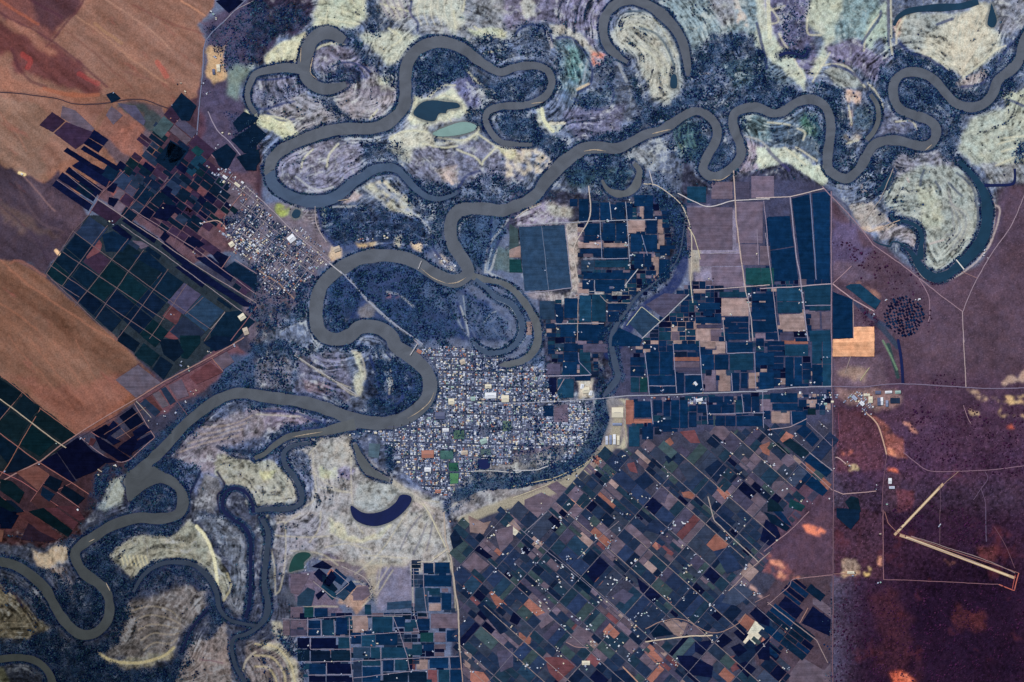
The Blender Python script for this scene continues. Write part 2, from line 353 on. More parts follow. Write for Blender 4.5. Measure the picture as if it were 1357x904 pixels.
z(3,2,"630,560 680,570 720,610 690,620 640,590",(220,150,116),5,1)
z(3,2,"625,655 700,690 690,720 630,690",(226,122,90),5,1)
z(3,2,"400,570 460,590 440,610 400,600",(180,110,96),6,1)
z(3,2,"415,645 470,650 495,683 425,680",(200,190,140),4,1)
z(3,2,"1250,290 1400,275 1400,330 1240,325 1230,380 1400,400 1400,420 1220,380",(232,206,136),6,1)
z(3,2,"1050,250 1110,280 1220,285 1240,310 1120,305 1060,280",(184,160,130),7,1)
z(3,2,"1050,365 1100,375 1125,400 1070,395",(222,200,150),6,1)
z(3,2,"1250,200 1330,180 1400,160 1400,200 1280,225",(176,156,140),8,2)
z(3,2,"1255,445 1300,445 1315,475 1270,470",(190,92,70),7,1)
z(3,2,"620,690 720,700 680,902 600,902",(80,62,84),4,2)
z(3,2,"690,780 780,800 760,902 680,900",(100,62,78),4,2)
z(3,3,"185,60 220,60 310,110 300,135 250,130 200,100",(234,134,102),5,1)
z(3,3,"-20,230 60,250 130,320 190,350 60,370 -10,330",(150,90,96),7,2)
z(3,3,"340,-20 500,-20 610,20 610,250 350,240",(76,54,76),5,2)
z(3,3,"390,250 470,250 480,330 400,340",(146,132,118),6,2)
z(3,3,"505,305 530,292 552,305 548,340 515,345",(236,214,130),3,1)
z(3,3,"400,320 500,315 500,345 410,345",(166,146,116),6,1)
z(3,3,"590,240 608,240 605,290 590,285",(206,150,120),4,1)
z(3,3,"940,260 985,265 975,290 940,280",(140,96,84),6,1)
# farmland bases
z(N,0,"680,250 830,258 905,262 905,205 930,240 1040,215 1102,252 1104,560 1100,840 1046,900 1046,1000 600,1000 598,700 640,680 760,615 800,560 805,520 725,520 722,480 715,400 680,330 670,300",(72,74,104),4,2)
z(N,0,"600,690 680,660 760,615 810,575 900,575 1102,560 1104,720 1030,760 1046,900 1046,1000 600,1000",(66,68,90),4,3)
z(N,0,"1040,640 1104,650 1104,765 1045,768 1010,745",(92,68,88),5,3)
z(2,1,"270,280 350,270 345,640 310,640",(176,158,150),4,2)
z(2,1,"20,200 170,170 290,180 290,280 20,290",(136,124,150),5,2)
z(2,1,"180,180 300,190 300,260 200,250",(166,158,146),7,3)
z(2,1,"915,190 1040,185 1000,300 1180,190 1230,620 960,620 980,450",(134,126,150),4,2)
z(2,1,"905,200 950,310 1000,480 990,540 940,540 930,360",(164,156,146),6,2)
z(2,1,"660,640 860,480 940,460 940,650 690,902 510,902",(104,112,140),4,2)
z(2,1,"820,780 940,770 1110,830 1110,930 820,930",(150,128,128),7,2)
z(2,1,"60,640 340,640 460,640 600,680 460,690 100,690",(140,130,138),7,2)
z(2,1,"460,650 640,600 640,640 600,700 470,690",(144,134,130),7,2)
z(2,2,"480,310 600,310 590,560 450,560 500,420",(176,166,140),4,2)
z(2,2,"510,320 580,340 580,430 515,430",(228,218,166),3,1)
z(2,2,"470,490 600,495 600,560 470,560",(196,190,166),3,1)
z(2,2,"340,205 425,200 425,300 350,305",(196,180,160),5,2)
z(2,2,"430,520 480,540 420,640 200,760 0,830 0,760 200,710 340,620",(168,160,136),6,2)
z(2,2,"0,800 260,740 300,800 420,902 0,902",(116,102,112),6,2)
z(2,2,"0,560 250,540 330,560 250,640 0,680",(124,104,118),5,2)
z(2,2,"-60,330 80,330 160,420 330,500 150,560 -60,560",(124,124,148),5,2)
# south-west floodplain
z(3,3,"70,330 340,335 340,920 100,920 -60,800 -120,560",(84,68,82),3,2)
z(3,3,"185,60 220,60 310,110 300,135 250,130 200,100",(234,134,102),5,1)
z(3,3,"0,230 60,250 130,320 190,350 150,360 60,370 -10,330 -60,260",(140,86,92),7,1)
z(3,3,"10,240 60,260 90,300 70,310 20,280",(226,150,120),5,1); z(3,3,"50,310 90,345 80,362 55,350",(220,150,120),4,1); z(3,3,"130,325 190,348 180,360 140,355",(214,140,114),4,1); z(2,3,"1250,380 1300,420 1330,470 1290,440 1240,400",(190,150,140),5,1)
z(2,2,"300,830 330,830 330,870 290,870",(224,160,130),4,1); z(2,2,"340,870 390,870 390,898 330,895",(232,170,130),4,1); z(2,2,"0,830 200,770 330,880 300,960 0,960",(116,100,114),5,2)
z(N,0,"380,585 460,570 480,600 530,640 585,665 597,700 600,755 545,760 545,800 500,800 470,755 430,740 400,735 370,760 362,700 372,660",(160,152,140),5,3)
z(1,2,"330,560 480,510 530,560 540,640 300,690",(166,158,140),8,3)
z(1,2,"330,680 440,680 430,720 340,720",(190,186,140),8,2)
z(1,2,"420,680 520,670 510,730 430,720",(140,128,146),8,2)
z(1,2,"560,740 700,740 760,790 720,860 660,900 560,900 500,860",(158,158,144),6,2)
z(1,2,"810,830 900,860 990,902 990,960 760,960 800,880",(166,152,140),5,2)
z(1,3,"370,0 500,10 520,60 650,70 700,60 800,20 900,-20 980,140 820,270 640,300 420,200 370,120",(168,162,146),6,3)
z(1,3,"380,50 460,60 480,120 560,130 650,120 700,60 720,80 640,150 480,150 390,110",(200,194,150),6,2)
z(1,3,"640,300 830,280 820,500 640,520",(122,120,146),6,3)
z(1,3,"110,60 300,20 360,60 300,200 170,230 120,400 100,300",(150,144,142),6,3)
z(1,3,"350,210 560,300 600,400 500,350 330,250",(124,112,120),6,2)
z(1,3,"170,330 350,330 400,400 470,560 260,500 200,480",(112,100,122),7,2)
z(1,3,"480,400 560,390 600,440 540,540 440,480",(166,136,122),6,2)
z(1,2,"-60,350 240,370 320,420 120,480 -60,460",(134,118,132),4,2)
z(1,2,"-60,630 90,640 190,760 210,850 150,880 -60,880",(166,162,134),5,2)
z(1,2,"10,680 90,690 90,740 20,740",(196,190,130),8,2)
z(1,2,"160,590 290,590 300,830 250,860 170,700",(110,118,138),7,2)
z(1,2,"200,60 450,60 520,200 480,320 200,270",(106,106,134),7,3)
z(1,2,"500,50 550,60 580,140 575,240 540,300 520,240 540,140",(184,180,156),6,2)
z(1,2,"230,210 380,210 400,270 260,270",(124,104,118),8,2)
z(1,2,"600,280 710,290 690,350 620,330",(144,116,132),8,2)
z(1,2,"560,100 700,100 840,130 880,240 760,380 600,400",(58,78,122),7,3)
z(1,2,"680,150 710,180 700,270 680,260",(170,176,176),4,1)
z(1,2,"0,100 170,90 180,250 0,260",(124,120,136),9,2)
z(0,2,"1200,80 1357,40 1357,240 1100,270 1150,200",(74,90,124),8,3)
z(0,2,"900,610 980,520 1100,440 1250,375 1400,350 1400,480 1300,540 1180,560 1357,640 1260,690 1060,690",(138,126,130),6,3)
z(0,2,"1140,600 1357,640 1400,900 1320,800 1240,760 1180,760 1150,700",(160,156,128),7,2)
z(0,2,"1080,690 1150,720 1170,800 1130,902 1030,902 1040,800",(124,122,120),7,2)
z(0,2,"600,720 640,740 640,860 560,902 510,902",(140,146,136),6,2)
z(0,2,"660,690 820,720 830,760 700,790",(62,62,68),6,2)
z(0,3,"575,215 740,130 900,130 1000,50 1080,120 1160,250 1210,380 1180,470 1130,400 1040,280 900,250 780,290 700,365",(164,158,124),5,2)
z(0,3,"1030,80 1080,120 1140,260 1165,380 1145,380 1110,220",(216,210,168),4,1)
z(0,3,"1000,0 1180,20 1300,130 1325,300 1295,500 1200,490 1215,300 1120,120",(112,118,124),6,3)
z(0,3,"680,480 850,440 1000,380 1090,420 1085,510 1000,600 920,720 760,790 560,760 620,620",(138,126,112),5,3)
z(0,3,"510,740 640,790 900,730 940,700 900,780 700,830 560,800",(168,156,120),6,2)
z(0,3,"0,390 80,430 130,500 270,610 200,660 80,680 -60,650 -60,380",(136,122,92),5,2)
z(0,3,"1020,690 1110,660 1190,590 1215,680 1225,800 1240,960 900,960",(154,136,120),5,2)
z(0,3,"1180,440 1300,480 1300,560 1210,540",(124,124,124),7,2)
z(0,3,"160,210 340,190 355,240 260,300 200,290",(196,168,126),7,2)
z(0,3,"260,290 330,300 390,420 430,520 360,430",(150,126,106),8,2)
z(1,3,"-60,690 90,680 190,760 245,850 240,960 -60,960",(136,122,112),5,2)
z(1,3,"20,690 120,700 200,780 225,960 190,960 150,790 20,720",(190,176,136),4,2)
z(1,3,"70,560 130,580 165,660 90,690",(196,186,146),5,1)
z(1,3,"0,60 60,0 120,60 80,200 90,400 60,440",(100,108,114),6,2)
z(0,3,"-60,820 30,820 70,960 -60,960",(120,116,84),6,2)
z(N,0,"598,655 600,640 640,620 700,600 760,590 790,560 800,530 812,520 830,545 820,590 760,625 660,670 620,690 600,690",(132,126,128),6,2)

# base tone
base = lin((98, 110, 140))
n1 = fbm(GX, GY, 40, 11, 4); n2 = fbm(GX, GY, 9, 12, 4)
COL = np.empty((NY, NX, 3), np.float32)
for c in range(3): COL[..., c] = base[c]*(1+.5*n1)
SANDY = np.zeros((NY, NX), np.float32)
for poly, col, wp, bl in Z:
    s, m = pmask(poly, wp, bl)
    if not m.size: continue
    m = m[..., None]
    COL[s] = COL[s]*(1-m)+lin(col)*m

FL = pmask(P("340,-60 1420,-60 1420,250 1330,245 1300,350 1240,372 1160,320 1100,245 1000,232 905,265 905,380 820,450 800,540 760,615 640,680 600,700 600,750 545,760 520,640 470,565 580,540 580,470 720,480 715,400 670,330 690,255 560,330 440,320 380,275 345,230 320,130"), 4, 6)
FLOOD = np.zeros((NY, NX), np.float32); FLOOD[FL[0]] = FL[1]
s, m = pmask(P("340,400 560,440 590,540 480,575 560,650 600,700 600,750 420,740 370,790 410,820 400,1000 -60,1000 -60,715 100,690 190,600 290,520 340,490"), 4, 6)
FLOOD[s] = np.maximum(FLOOD[s], m)
EAST = np.zeros((NY, NX), np.float32)
s, m = pmask(P("1103,255 1165,330 1250,380 1320,330 1340,245 1420,235 1420,1000 1103,1000"), 3, 4); EAST[s] = m
NWP = np.zeros((NY, NX), np.float32)
for q in ("-60,-60 290,-60 262,130 200,150 55,230 60,360 170,450 200,500 100,577 -60,480",):
    s, m = pmask(P(q), 2, 3); NWP[s] = np.maximum(NWP[s], m)

# scroll bars: ridges and swales left by the migrating bends run parallel to the channels
lines = [r[1] for r in RIB if r[0] in ('river_main', 'river', 'upper_river', 'northern_river', 'oxbow_lake', 'river_loop', 'hooked_lagoon', 'loop_lagoon', 'backwater', 'slough', 'river_arm')]
DR = distfield([l[::3] for l in lines], 75.0)
slow = fbm(GX, GY, 38, 31, 3); slow2 = fbm(GX, GY, 30, 36, 3)
ph = DR + 11*slow + 1.6*fbm(GX, GY, 7, 35, 2)
def ridged(n): return 1-np.abs(n)*2
l1 = vnoise(ph/1.9, slow2*7, 1, 37)-.5; l2 = vnoise(ph/1.1, slow2*12, 1, 38)-.5; l3 = vnoise(ph/4.2, slow2*4, 1, 39)-.5
scroll = np.tanh(2.0*(l1*1.0+l2*.9+l3*.7))*.42
amp = np.clip(.62+1.6*fbm(GX, GY, 45, 41, 2), .12, 1)*np.clip((74-DR)/14, .25, 1)*FLOOD
fine = fbm(GX, GY, 4.2, 51, 3); fine2 = rng.normal(0, 1, (NY, NX)).astype(np.float32)
veinA = ridged(fbm(GX+WXf*5, GY+WYf*5, 26, 55, 3)*3.2); veinB = ridged(fbm(GX+WXf*4, GY+WYf*4, 13, 58, 3)*3.4)
vein = np.clip((veinA-.86)/.14, 0, 1)*.9+np.clip((veinB-.88)/.12, 0, 1)*.55
LUM0 = COL.mean(-1); calm = np.clip(1.35-1.6*LUM0, .75, 1)
gain = 1 + 1.45*amp*scroll*calm + FLOOD*(.95*n2 + 1.35*fine + .09*fine2 + .3*n1)
# wind streaks of the sand plains run to the south-east
u = (GX*.80+GY*.60); v = (-GX*.60+GY*.80)
streak = fbm(u/6.0, v, 8, 61, 4); streak2 = fbm(u/4.0, v, 26, 66, 3)
gain += NWP*(.7*streak + .7*streak2 + .35*fine + .04*fine2)
scrub = fbm(GX, GY, 3.0, 71, 2); big = fbm(GX, GY, 60, 75, 3)
south = np.clip((GY-500)/120, 0, 1)
gain += EAST*((.40+.8*south)*scrub + .4*n1 + .45*big + .5*fbm(GX, GY, 11, 78, 3)+(.05+.07*south)*fine2 + (.5+.9*south)*(fine2 > 2.0))
rest = np.clip(1-FLOOD-EAST-NWP, 0, 1)
gain += rest*(.6*n2+.6*fine+.06*fine2)
# hue drift
hue = fbm(GX, GY, 30, 81, 4)
hue2 = fbm(GX, GY, 7, 85, 3)
tint = np.stack([1+.16*hue+.22*hue2, 1+.02*hue, 1-.16*hue-.18*hue2], -1)
COL *= np.clip(gain, .25, 2.2)[..., None]*tint
# pale salt and sand dust along crests
dust = np.clip((fbm(GX, GY, 14, 91, 4)+.42*scroll*amp+.3*fine-.16)*5, 0, 1)*FLOOD
LUM = COL.mean(-1); dust *= np.clip((LUM-.05)/.15, .1, 1)
COL += (lin((214, 214, 200))-COL)*(.5*dust)[..., None]
red = np.clip((fbm(u/3, v, 12, 96, 4)-.2)*6, 0, 1)*NWP
COL += (lin((168, 80, 70))-COL)*(.4*red)[..., None]
er = np.clip((fbm(GX, GY, 26, 98, 4)-.17)*6, 0, 1)*EAST*south
COL += (lin((112, 56, 66))-COL)*(.45*er)[..., None]
COL += (lin((196, 196, 186))-COL)*(.38*vein*FLOOD*np.clip((LUM-.04)/.15, .25, 1))[..., None]
l_ = COL.mean(-1, keepdims=True); COL = l_+(COL-l_)*(.92-.12*FLOOD[..., None]-.16*NWP[..., None]*np.clip(l_*5, 0, 1)-.16*EAST[..., None]*(1-south[..., None])); COL *= (.95-.05*FLOOD)[..., None]*(1+FLOOD[..., None]*(np.array([.94, .985, 1.0])*.87-1))
piv = .13; l2_ = np.maximum(COL.mean(-1, keepdims=True), 1e-4); COL = COL*np.clip((l2_/piv), .2, 3)**(.42*FLOOD[..., None]+.16)
l3_ = COL.mean(-1, keepdims=True); COL = COL*np.where(l3_ > .38, (.38+(l3_-.38)*.4)/np.maximum(l3_, 1e-4), 1)
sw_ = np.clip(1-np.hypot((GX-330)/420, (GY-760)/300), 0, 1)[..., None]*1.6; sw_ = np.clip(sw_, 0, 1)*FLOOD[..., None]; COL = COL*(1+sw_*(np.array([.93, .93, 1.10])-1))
swr = np.clip(1-np.hypot((GX-60)/520, (GY-900)/420), 0, 1)[..., None]; COL = COL*(1-.5*swr)  # lens falloff toward the south-west corner, painted into the ground colour
COL = COL*(1+EAST[..., None]*(np.array([1.04, .88, .86])-1))
COL *= (1-.6*np.clip((GY-760)/170, 0, 1)*np.clip(1-GX/420, 0, 1))[..., None]  # further lower-left vignette, also multiplied into the ground colour
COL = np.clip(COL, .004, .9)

def stroke(pts, w, col, a=1.0, soft=1.0, jig=0.0):
    c = resample(smooth(pts, 5), 3.0)
    pad = w+soft+4
    i0 = int(max(0, c[:, 0].min()-pad-X0)); i1 = int(min(NX, c[:, 0].max()+pad-X0))
    j0 = int(max(0, c[:, 1].min()-pad-Y0)); j1 = int(min(NY, c[:, 1].max()+pad-Y0))
    if i1 <= i0 or j1 <= j0: return
    s = (slice(j0, j1), slice(i0, i1)); x = GX[s]+WXn[s]*jig; y = GY[s]+WYn[s]*jig
    D = np.full(x.shape, 99., np.float32)
    for p, q in zip(c[:-1], c[1:]):
        d = q-p; L = (d*d).sum()+1e-9
        t = np.clip(((x-p[0])*d[0]+(y-p[1])*d[1])/L, 0, 1)
        D = np.minimum(D, np.hypot(x-p[0]-t*d[0], y-p[1]-t*d[1]))
    m = (np.clip((w/2+soft-D)/(soft+.01), 0, 1)*a)[..., None]
    COL[s] = COL[s]*(1-m)+lin(col)*m
S = []
def sk(c, r, pts, w, col, a=.8, soft=1.2, jig=3): S.append((T(c, r, pts), w, col, a, soft, jig))
# crescents of pale sand and dark swales that can be told apart one by one
LT = (206, 206, 184); DK = (40, 54, 104)
for pts in ("560,110 640,85 740,100 810,190 860,300", "540,150 640,130 720,150 800,240 840,340", "600,240 690,260 750,310 800,400", "650,250 740,290 800,370 820,450", "700,220 780,280 830,380"):
    sk(2,0,pts,1.2,LT,.45)
for pts in ("670,150 740,170 800,230 840,310 850,400 845,460", "600,60 700,60 770,100 840,180 880,280 890,380"):
    sk(2,0,pts,2,(60,84,104),.7)
sk(2,0,"200,240 195,180 150,140 90,130 40,150 10,190",2.2,DK,.8); sk(2,0,"205,250 185,190 175,150",2.5,(190,186,186),.7)
sk(2,0,"230,200 310,200 370,260 410,330 420,400 400,450 340,490",1.8,DK,.7); sk(2,0,"325,520 400,570 480,580 520,540 530,480 500,440",2,DK,.7)
sk(2,0,"370,430 390,330",2,(170,180,190),.6); sk(2,0,"340,470 400,440",2,(220,200,170),.8)
sk(2,0,"150,575 170,640 210,695",3.5,(226,226,190),.9); sk(2,0,"200,650 270,650",3,(220,214,190),.8)
sk(2,0,"230,490 110,550 0,580",1.4,(176,180,186),.7); sk(2,0,"950,390 1050,390",1.6,(196,186,186),.8); sk(2,0,"1060,390 1110,420 1135,500",1.2,(140,150,170),.6)
sk(2,0,"380,805 480,800",2.2,(206,196,176),.8); sk(2,0,"740,705 830,690",1.8,(206,196,176),.8)
sk(2,0,"600,300 650,360 690,460 700,560",2,(150,160,176),.5); sk(2,0,"560,340 600,430",3,(170,176,180),.6)
sk(2,0,"1180,0 1220,100",3,(200,196,190),.8); sk(2,0,"1350,0 1357,200",4,(220,220,190),.7)
for k in range(5): sk(2,0,f"{860+k*22},{650+k*6} {850+k*25},{720+k*2} {880+k*22},{790-k*4}",1,(110,150,150),.5)
sk(2,0,"1290,120 1320,250 1340,360",3,DK,.8); sk(2,0,"1215,720 1240,800 1185,890",1.4,(190,180,176),.8); sk(2,0,"1210,715 1300,740 1357,790",1.5,(180,180,176),.7)
# north-west floodplain
for pts in ("400,350 440,335 500,330 560,350 600,380","0,575 60,575 130,550 200,540","60,600 130,640 200,630","0,420 100,420 200,400","820,10 815,70 850,120 850,160"):
    sk(1,0,pts,1.8,DK,.75)
for pts in ("285,380 282,310 330,250 400,228 470,240","330,90 420,110 540,130","380,40 360,120","100,300 200,290","0,620 120,660 210,715","40,610 170,640 200,700","230,720 330,680","300,790 250,840 240,880","430,760 380,820 370,880","95,880 100,830 140,790","940,530 990,505 1070,540 1110,600","900,520 980,455 1050,450","940,720 1100,740 1170,690 1165,660","700,740 760,700 830,690 900,700","880,760 990,780 1060,770","1060,790 1150,830 1190,870 1200,850 1280,770","1110,370 1190,450 1260,490","850,510 830,600","1010,560 1040,600","1000,600 1030,640","640,580 600,630","1040,60 1050,150","1100,0 1090,60","1150,140 1260,200 1320,170","700,150 770,200 720,240","660,20 800,60","1200,280 1320,260","1160,700 1260,770 1357,810"):
    sk(1,0,pts,1.5,(214,212,184),.7)
for k in range(6): sk(1,0,f"{860+34*k},{-10} {850+36*k},{70} {870+36*k},{130}",1,(214,210,190),.5)
for k in range(5): sk(1,0,f"{650+35*k},{-10} {700+30*k},{90}",1.2,(120,112,140),.5)
sk(1,0,"960,440 1060,350 1100,380 1150,450 1230,460",4,(34,50,110),.6)
for k in range(7): sk(1,0,f"{480+20*k},{480+k*8} {560+16*k},{470+k*6} {700+6*k},{450+k*8}",1,(120,112,140),.35)
# western loop and meadow
for pts in ("90,20 130,90 200,130","210,30 300,100 420,90","560,90 640,150 700,210","740,200 850,240 930,330","560,190 440,190 340,195","1070,330 1080,290 1120,250 1190,220","1210,540 1220,420 1270,340 1330,260","1270,420 1240,520 1220,540","1075,720 1110,800 1120,870","690,640 760,660 830,720","470,550 600,700 740,820 850,895","1230,540 1357,640","1270,680 1357,740","870,510 960,570 1010,600","1040,590 1110,560","320,150 180,190","640,70 720,130 800,190"):
    sk(1,1,pts,1.6,(190,194,196),.6)
for pts in ("320,190 350,320 420,400","930,330 940,420 1010,500","1090,220 1200,210 1330,250","1240,260 1235,380 1210,470","1300,330 1260,430","400,640 470,600 540,620","540,680 500,780 440,870","720,670 800,640","950,570 1010,700 1060,820 1090,890","1060,700 1100,820","560,60 640,20 740,20 800,60","1060,100 1110,30 1180,0"):
    sk(1,1,pts,2.4,DK,.7)
sk(1,1,"350,180 360,270",4,(170,180,170),.6); sk(1,1,"1000,20 1035,70",3,(220,200,190),.8)
# pale beaches around the eastern arm, and ribs within it
def zz_(pts): return P(pts)/5.317+np.array([560, 330])
for pts, w in (("520,345 600,400 640,440 672,500 680,560 645,640 560,690 480,705 410,680 350,630",1.1),("740,600 700,660 640,715 560,745 480,745 390,715",1.1),("500,760 560,780 600,790",1.6),("600,400 640,440 660,480",1.8),("20,170 90,210 180,240 240,235 310,190",1.6),("430,520 480,460 520,440",1),("250,500 300,590 325,620",.5),("285,330 300,450 320,600",.6),("480,170 600,230 700,310",1.1),("490,0 465,80 455,160",1.2)):
    S.append((zz_(pts), w, (168,180,190), .6, .8, 2))
for k in range(7): S.append((zz_(f"{460-k*22},{400+k*10} {400-k*20},{520} {420-k*16},{600+k*10}"), 1, (100,112,142) if k%2 else (44,60,104), .5, 1, 3))
S.append((zz_("480,520 560,480 620,560 540,600 500,560"), 1.5, (120,132,156), .5, 1.5, 4))
# middle island and south
for pts in ("640,60 660,150 690,250 700,300","600,80 640,200 650,260","730,110 760,200 770,300 720,350","790,130 830,220 820,310 770,370","690,60 760,150","0,600 100,520 180,490","130,350 380,380 360,420","20,370 200,380 350,440","360,430 340,460 200,460"):
    sk(1,2,pts,2.6,DK,.75)
for pts in ("200,75 330,160 430,220 500,250","430,230 530,290 560,240","500,50 560,90 575,200","670,150 700,200 700,280","0,390 230,400","60,60 60,100","710,150 720,260","300,590 305,700 310,830 250,880","300,700 420,780 500,800","500,590 500,700 505,860","330,770 480,800","555,690 700,740 800,820 940,902","150,700 190,770 200,850","370,500 300,570 280,600","700,720 860,830 960,850","720,740 820,820 920,880","1000,900 1100,820 1200,760 1357,740"):
    sk(1,2,pts,1.1,(190,184,168),.6)
# far south-west
for k in range(9): sk(0,2,f"{930+20*k},{610-22*k} {1060+20*k},{560-16*k} {1250+12*k},{520-18*k}",1.3,(172,156,146) if k%2 else (104,100,118),.5)
sk(0,2,"1150,560 1200,580 1357,590",4,(34,42,66),.8); sk(0,2,"1180,560 1230,610 1357,630",2,(34,42,66),.8)
sk(0,2,"1060,690 1020,770 985,850 1000,902",2.4,(20,24,60),.9)
for pts in ("1150,690 1190,770 1150,820 1165,902",): sk(0,2,pts,2,(24,26,60),.9)
for k in range(6): sk(0,2,f"{560+14*k},{880-6*k} {600+12*k},{780-4*k} {640+6*k},{720+k}",1.2,(176,178,160),.5)
for k in range(11): sk(0,3,f"{690+8*k},{500+26*k} {780+4*k},{478+24*k} {900},{500+22*k} {960-2*k},{560+12*k}",1,(172,158,136) if k%2 else (112,104,98),.38)
for k in range(7): sk(0,3,f"{640+22*k},{230+k} {655+22*k},{280+4*k}",1,(210,200,160),.6)
for k in range(8): sk(0,3,f"{720+10*k},{420-14*k} {840},{320-5*k+10*(k%2)} {960},{300+6*k} {1080-4*k},{400+3*k}",1.1,(26,30,60) if k%2 else (70,78,104),.6)
sk(0,3,"1040,80 1090,140 1130,240 1150,390",3,(232,226,186),.8); sk(0,3,"510,745 600,790 720,800 850,770 920,720",2.4,(186,172,128),.7)
sk(0,3,"-10,400 70,430 120,500",2.4,(40,30,44),.8); sk(0,3,"0,370 130,420 210,510 300,600",2.6,(30,26,46),.85); sk(0,3,"1180,470 1220,400 1200,330",2,(190,180,140),.6)
sk(0,3,"1350,740 1300,790 1280,860",1.4,(190,180,160),.6); sk(0,3,"1060,780 1180,800",1.2,(110,80,90),.6)
for k in range(6): sk(1,3,f"{-10},{700+30*k} {90-8*k},{715+28*k} {170-18*k},{790+22*k} {205-24*k},{920}",1.6,(196,182,140) if k%2==0 else (112,98,96),.6)
for pts in ("110,60 150,60 155,200 130,400 100,440","80,200 95,330 100,430","100,125 210,135 380,130","340,0 330,90 280,160","150,60 230,10","500,150 640,145 690,100","530,70 560,110","420,70 440,130","520,330 640,230 760,60 800,0","360,190 480,170 600,200","330,250 460,260","560,230 800,250","640,440 720,310","620,420 700,290","640,420 660,250","900,0 960,90 1000,200 1040,340 1050,520","930,250 1000,200","820,290 830,520 830,560","600,550 800,548","180,210 330,220 430,280","510,370 560,380 610,440 560,500","250,500 430,505","60,20 40,60 70,110"):
    sk(1,3,pts,.9,(196,188,164),.5)
for pts in ("870,20 800,110 760,200","900,60 860,160 830,230","940,20 900,200"): sk(1,3,pts,1.2,(112,112,130),.6)
# northern and eastern fans
for k in range(9): sk(3,0,f"{1020+4*k},{400-8*k} {980+22*k},{250-10*k} {1000+26*k},{80-4*k}",.9,(220,208,186),.4)
for pts in ("680,230 690,150 730,90","1030,412 1100,360 1200,270 1260,240","820,290 900,310 960,370","240,430 280,360 330,280","60,180 130,300 200,420","0,60 90,30","215,90 215,180 280,185","640,0 640,160 660,290","655,0 655,200","510,270 520,200 560,120 600,70","0,15 60,110 0,130","280,350 350,340 430,360 490,430 510,460","430,560 445,660","0,650 120,660","160,680 200,700 190,740","90,780 200,870","150,780 260,850","420,760 480,745","680,640 760,640 790,680","1250,730 1357,720","1240,800 1357,770","1210,875 1320,830","1220,760 1300,740","530,440 580,500 610,560 590,650"):
    sk(3,0,pts,1.4,(216,212,186),.65)
for pts in ("640,0 640,240","700,230 760,280 840,300 930,360 980,410","1030,460 1150,430 1280,240 1357,190","340,345 420,370 470,400 500,440","1280,530 1357,560","900,130 980,100","500,230 590,100 600,60"):
    sk(3,0,pts,2.6,DK,.75)
sk(3,0,"0,790 60,850 110,902",3,(60,60,110),.7)
for k in range(5): sk(3,0,f"{200+14*k},{600+10*k} {260+8*k},{660+10*k} {270+6*k},{760}",1,(60,100,116),.6)
for k, q in enumerate((60, 90, 120, 150, 180, 210)):
    sk(3,1,f"{960},{60+q*.6} {960+q*.45},{250-q*.4+60} {970+q*.4},{330} {930+q*.2},{300+q*.7} ",1.1,(182,180,170) if k%2 else (130,130,140),.5)
for pts in ("810,80 815,40 830,0","890,60 915,100","960,65 1030,135","1000,10 1060,60 1100,130 1115,260 1090,360"): sk(3,1,pts,2,(52,66,96),.7)
for pts in ("740,40 750,60","830,500 890,550 950,530 1000,480","825,480 835,330","1180,180 1230,215 1180,390 1120,460","1155,90 1200,200 1170,400 1060,520 960,580 860,580 790,530 740,430","500,70 500,110 520,110","590,60 600,100","660,240 700,265 640,270 655,235","860,390 930,370"):
    sk(3,1,pts,1.3,(196,180,176),.7)
sk(3,1,"350,140 430,200 440,290",1.5,(60,64,96),.6)
sk(3,2,"640,20 670,120 690,190",4,(40,70,72),.85); sk(3,2,"612,0 660,90 685,150",1.2,(120,150,120),.8)
sk(3,1,"580,810 640,870 690,930",6,(44,66,88),.8); sk(3,1,"460,700 540,770 640,830",4,(50,70,100),.7)
# orange dunes and stony flats in the north-west fields
sk(0,1,"530,60 640,60 700,10",2,(150,84,80),.5); sk(0,1,"900,10 1010,25 1090,75",4,(156,92,84),.8,2); sk(0,1,"600,120 690,165",5,(150,88,84),.7,2)
sk(0,1,"740,20 820,40",4,(150,100,90),.7,2); sk(0,1,"790,540 860,560",5,(206,130,96),.9,2); sk(0,1,"980,160 1060,200",6,(150,92,88),.6,2)
sk(0,1,"840,140 890,170",6,(150,90,84),.8,2); sk(0,1,"125,30 290,215",.9,(140,110,110),.7)
sk(0,1,"100,10 130,20",3.5,(240,214,160),1,1); sk(0,1,"298,425 312,440",3.5,(250,206,160),1,1)
sk(N,0,"796,528 801,555 788,588 768,610 742,625 690,640 640,642 605,658",11,(74,90,112),.8,3,3)
sk(N,0,"822,545 812,580 796,606 765,632 716,655 660,672 615,690",9,(168,160,140),.85,4,5)
sk(N,0,"790,532 792,556 782,580 764,604",2.6,(90,118,122),.7,2,3)
sk(N,0,"736,622 690,634 640,636",2.4,(80,104,116),.7,2,3)
sk(N,0,"872,262 898,290 906,330 898,370 872,395 846,415 826,445 808,470",11,(32,48,98),.85,4,4)
sk(N,0,"906,280 914,320 916,370",4,(168,158,148),.7,2,3)
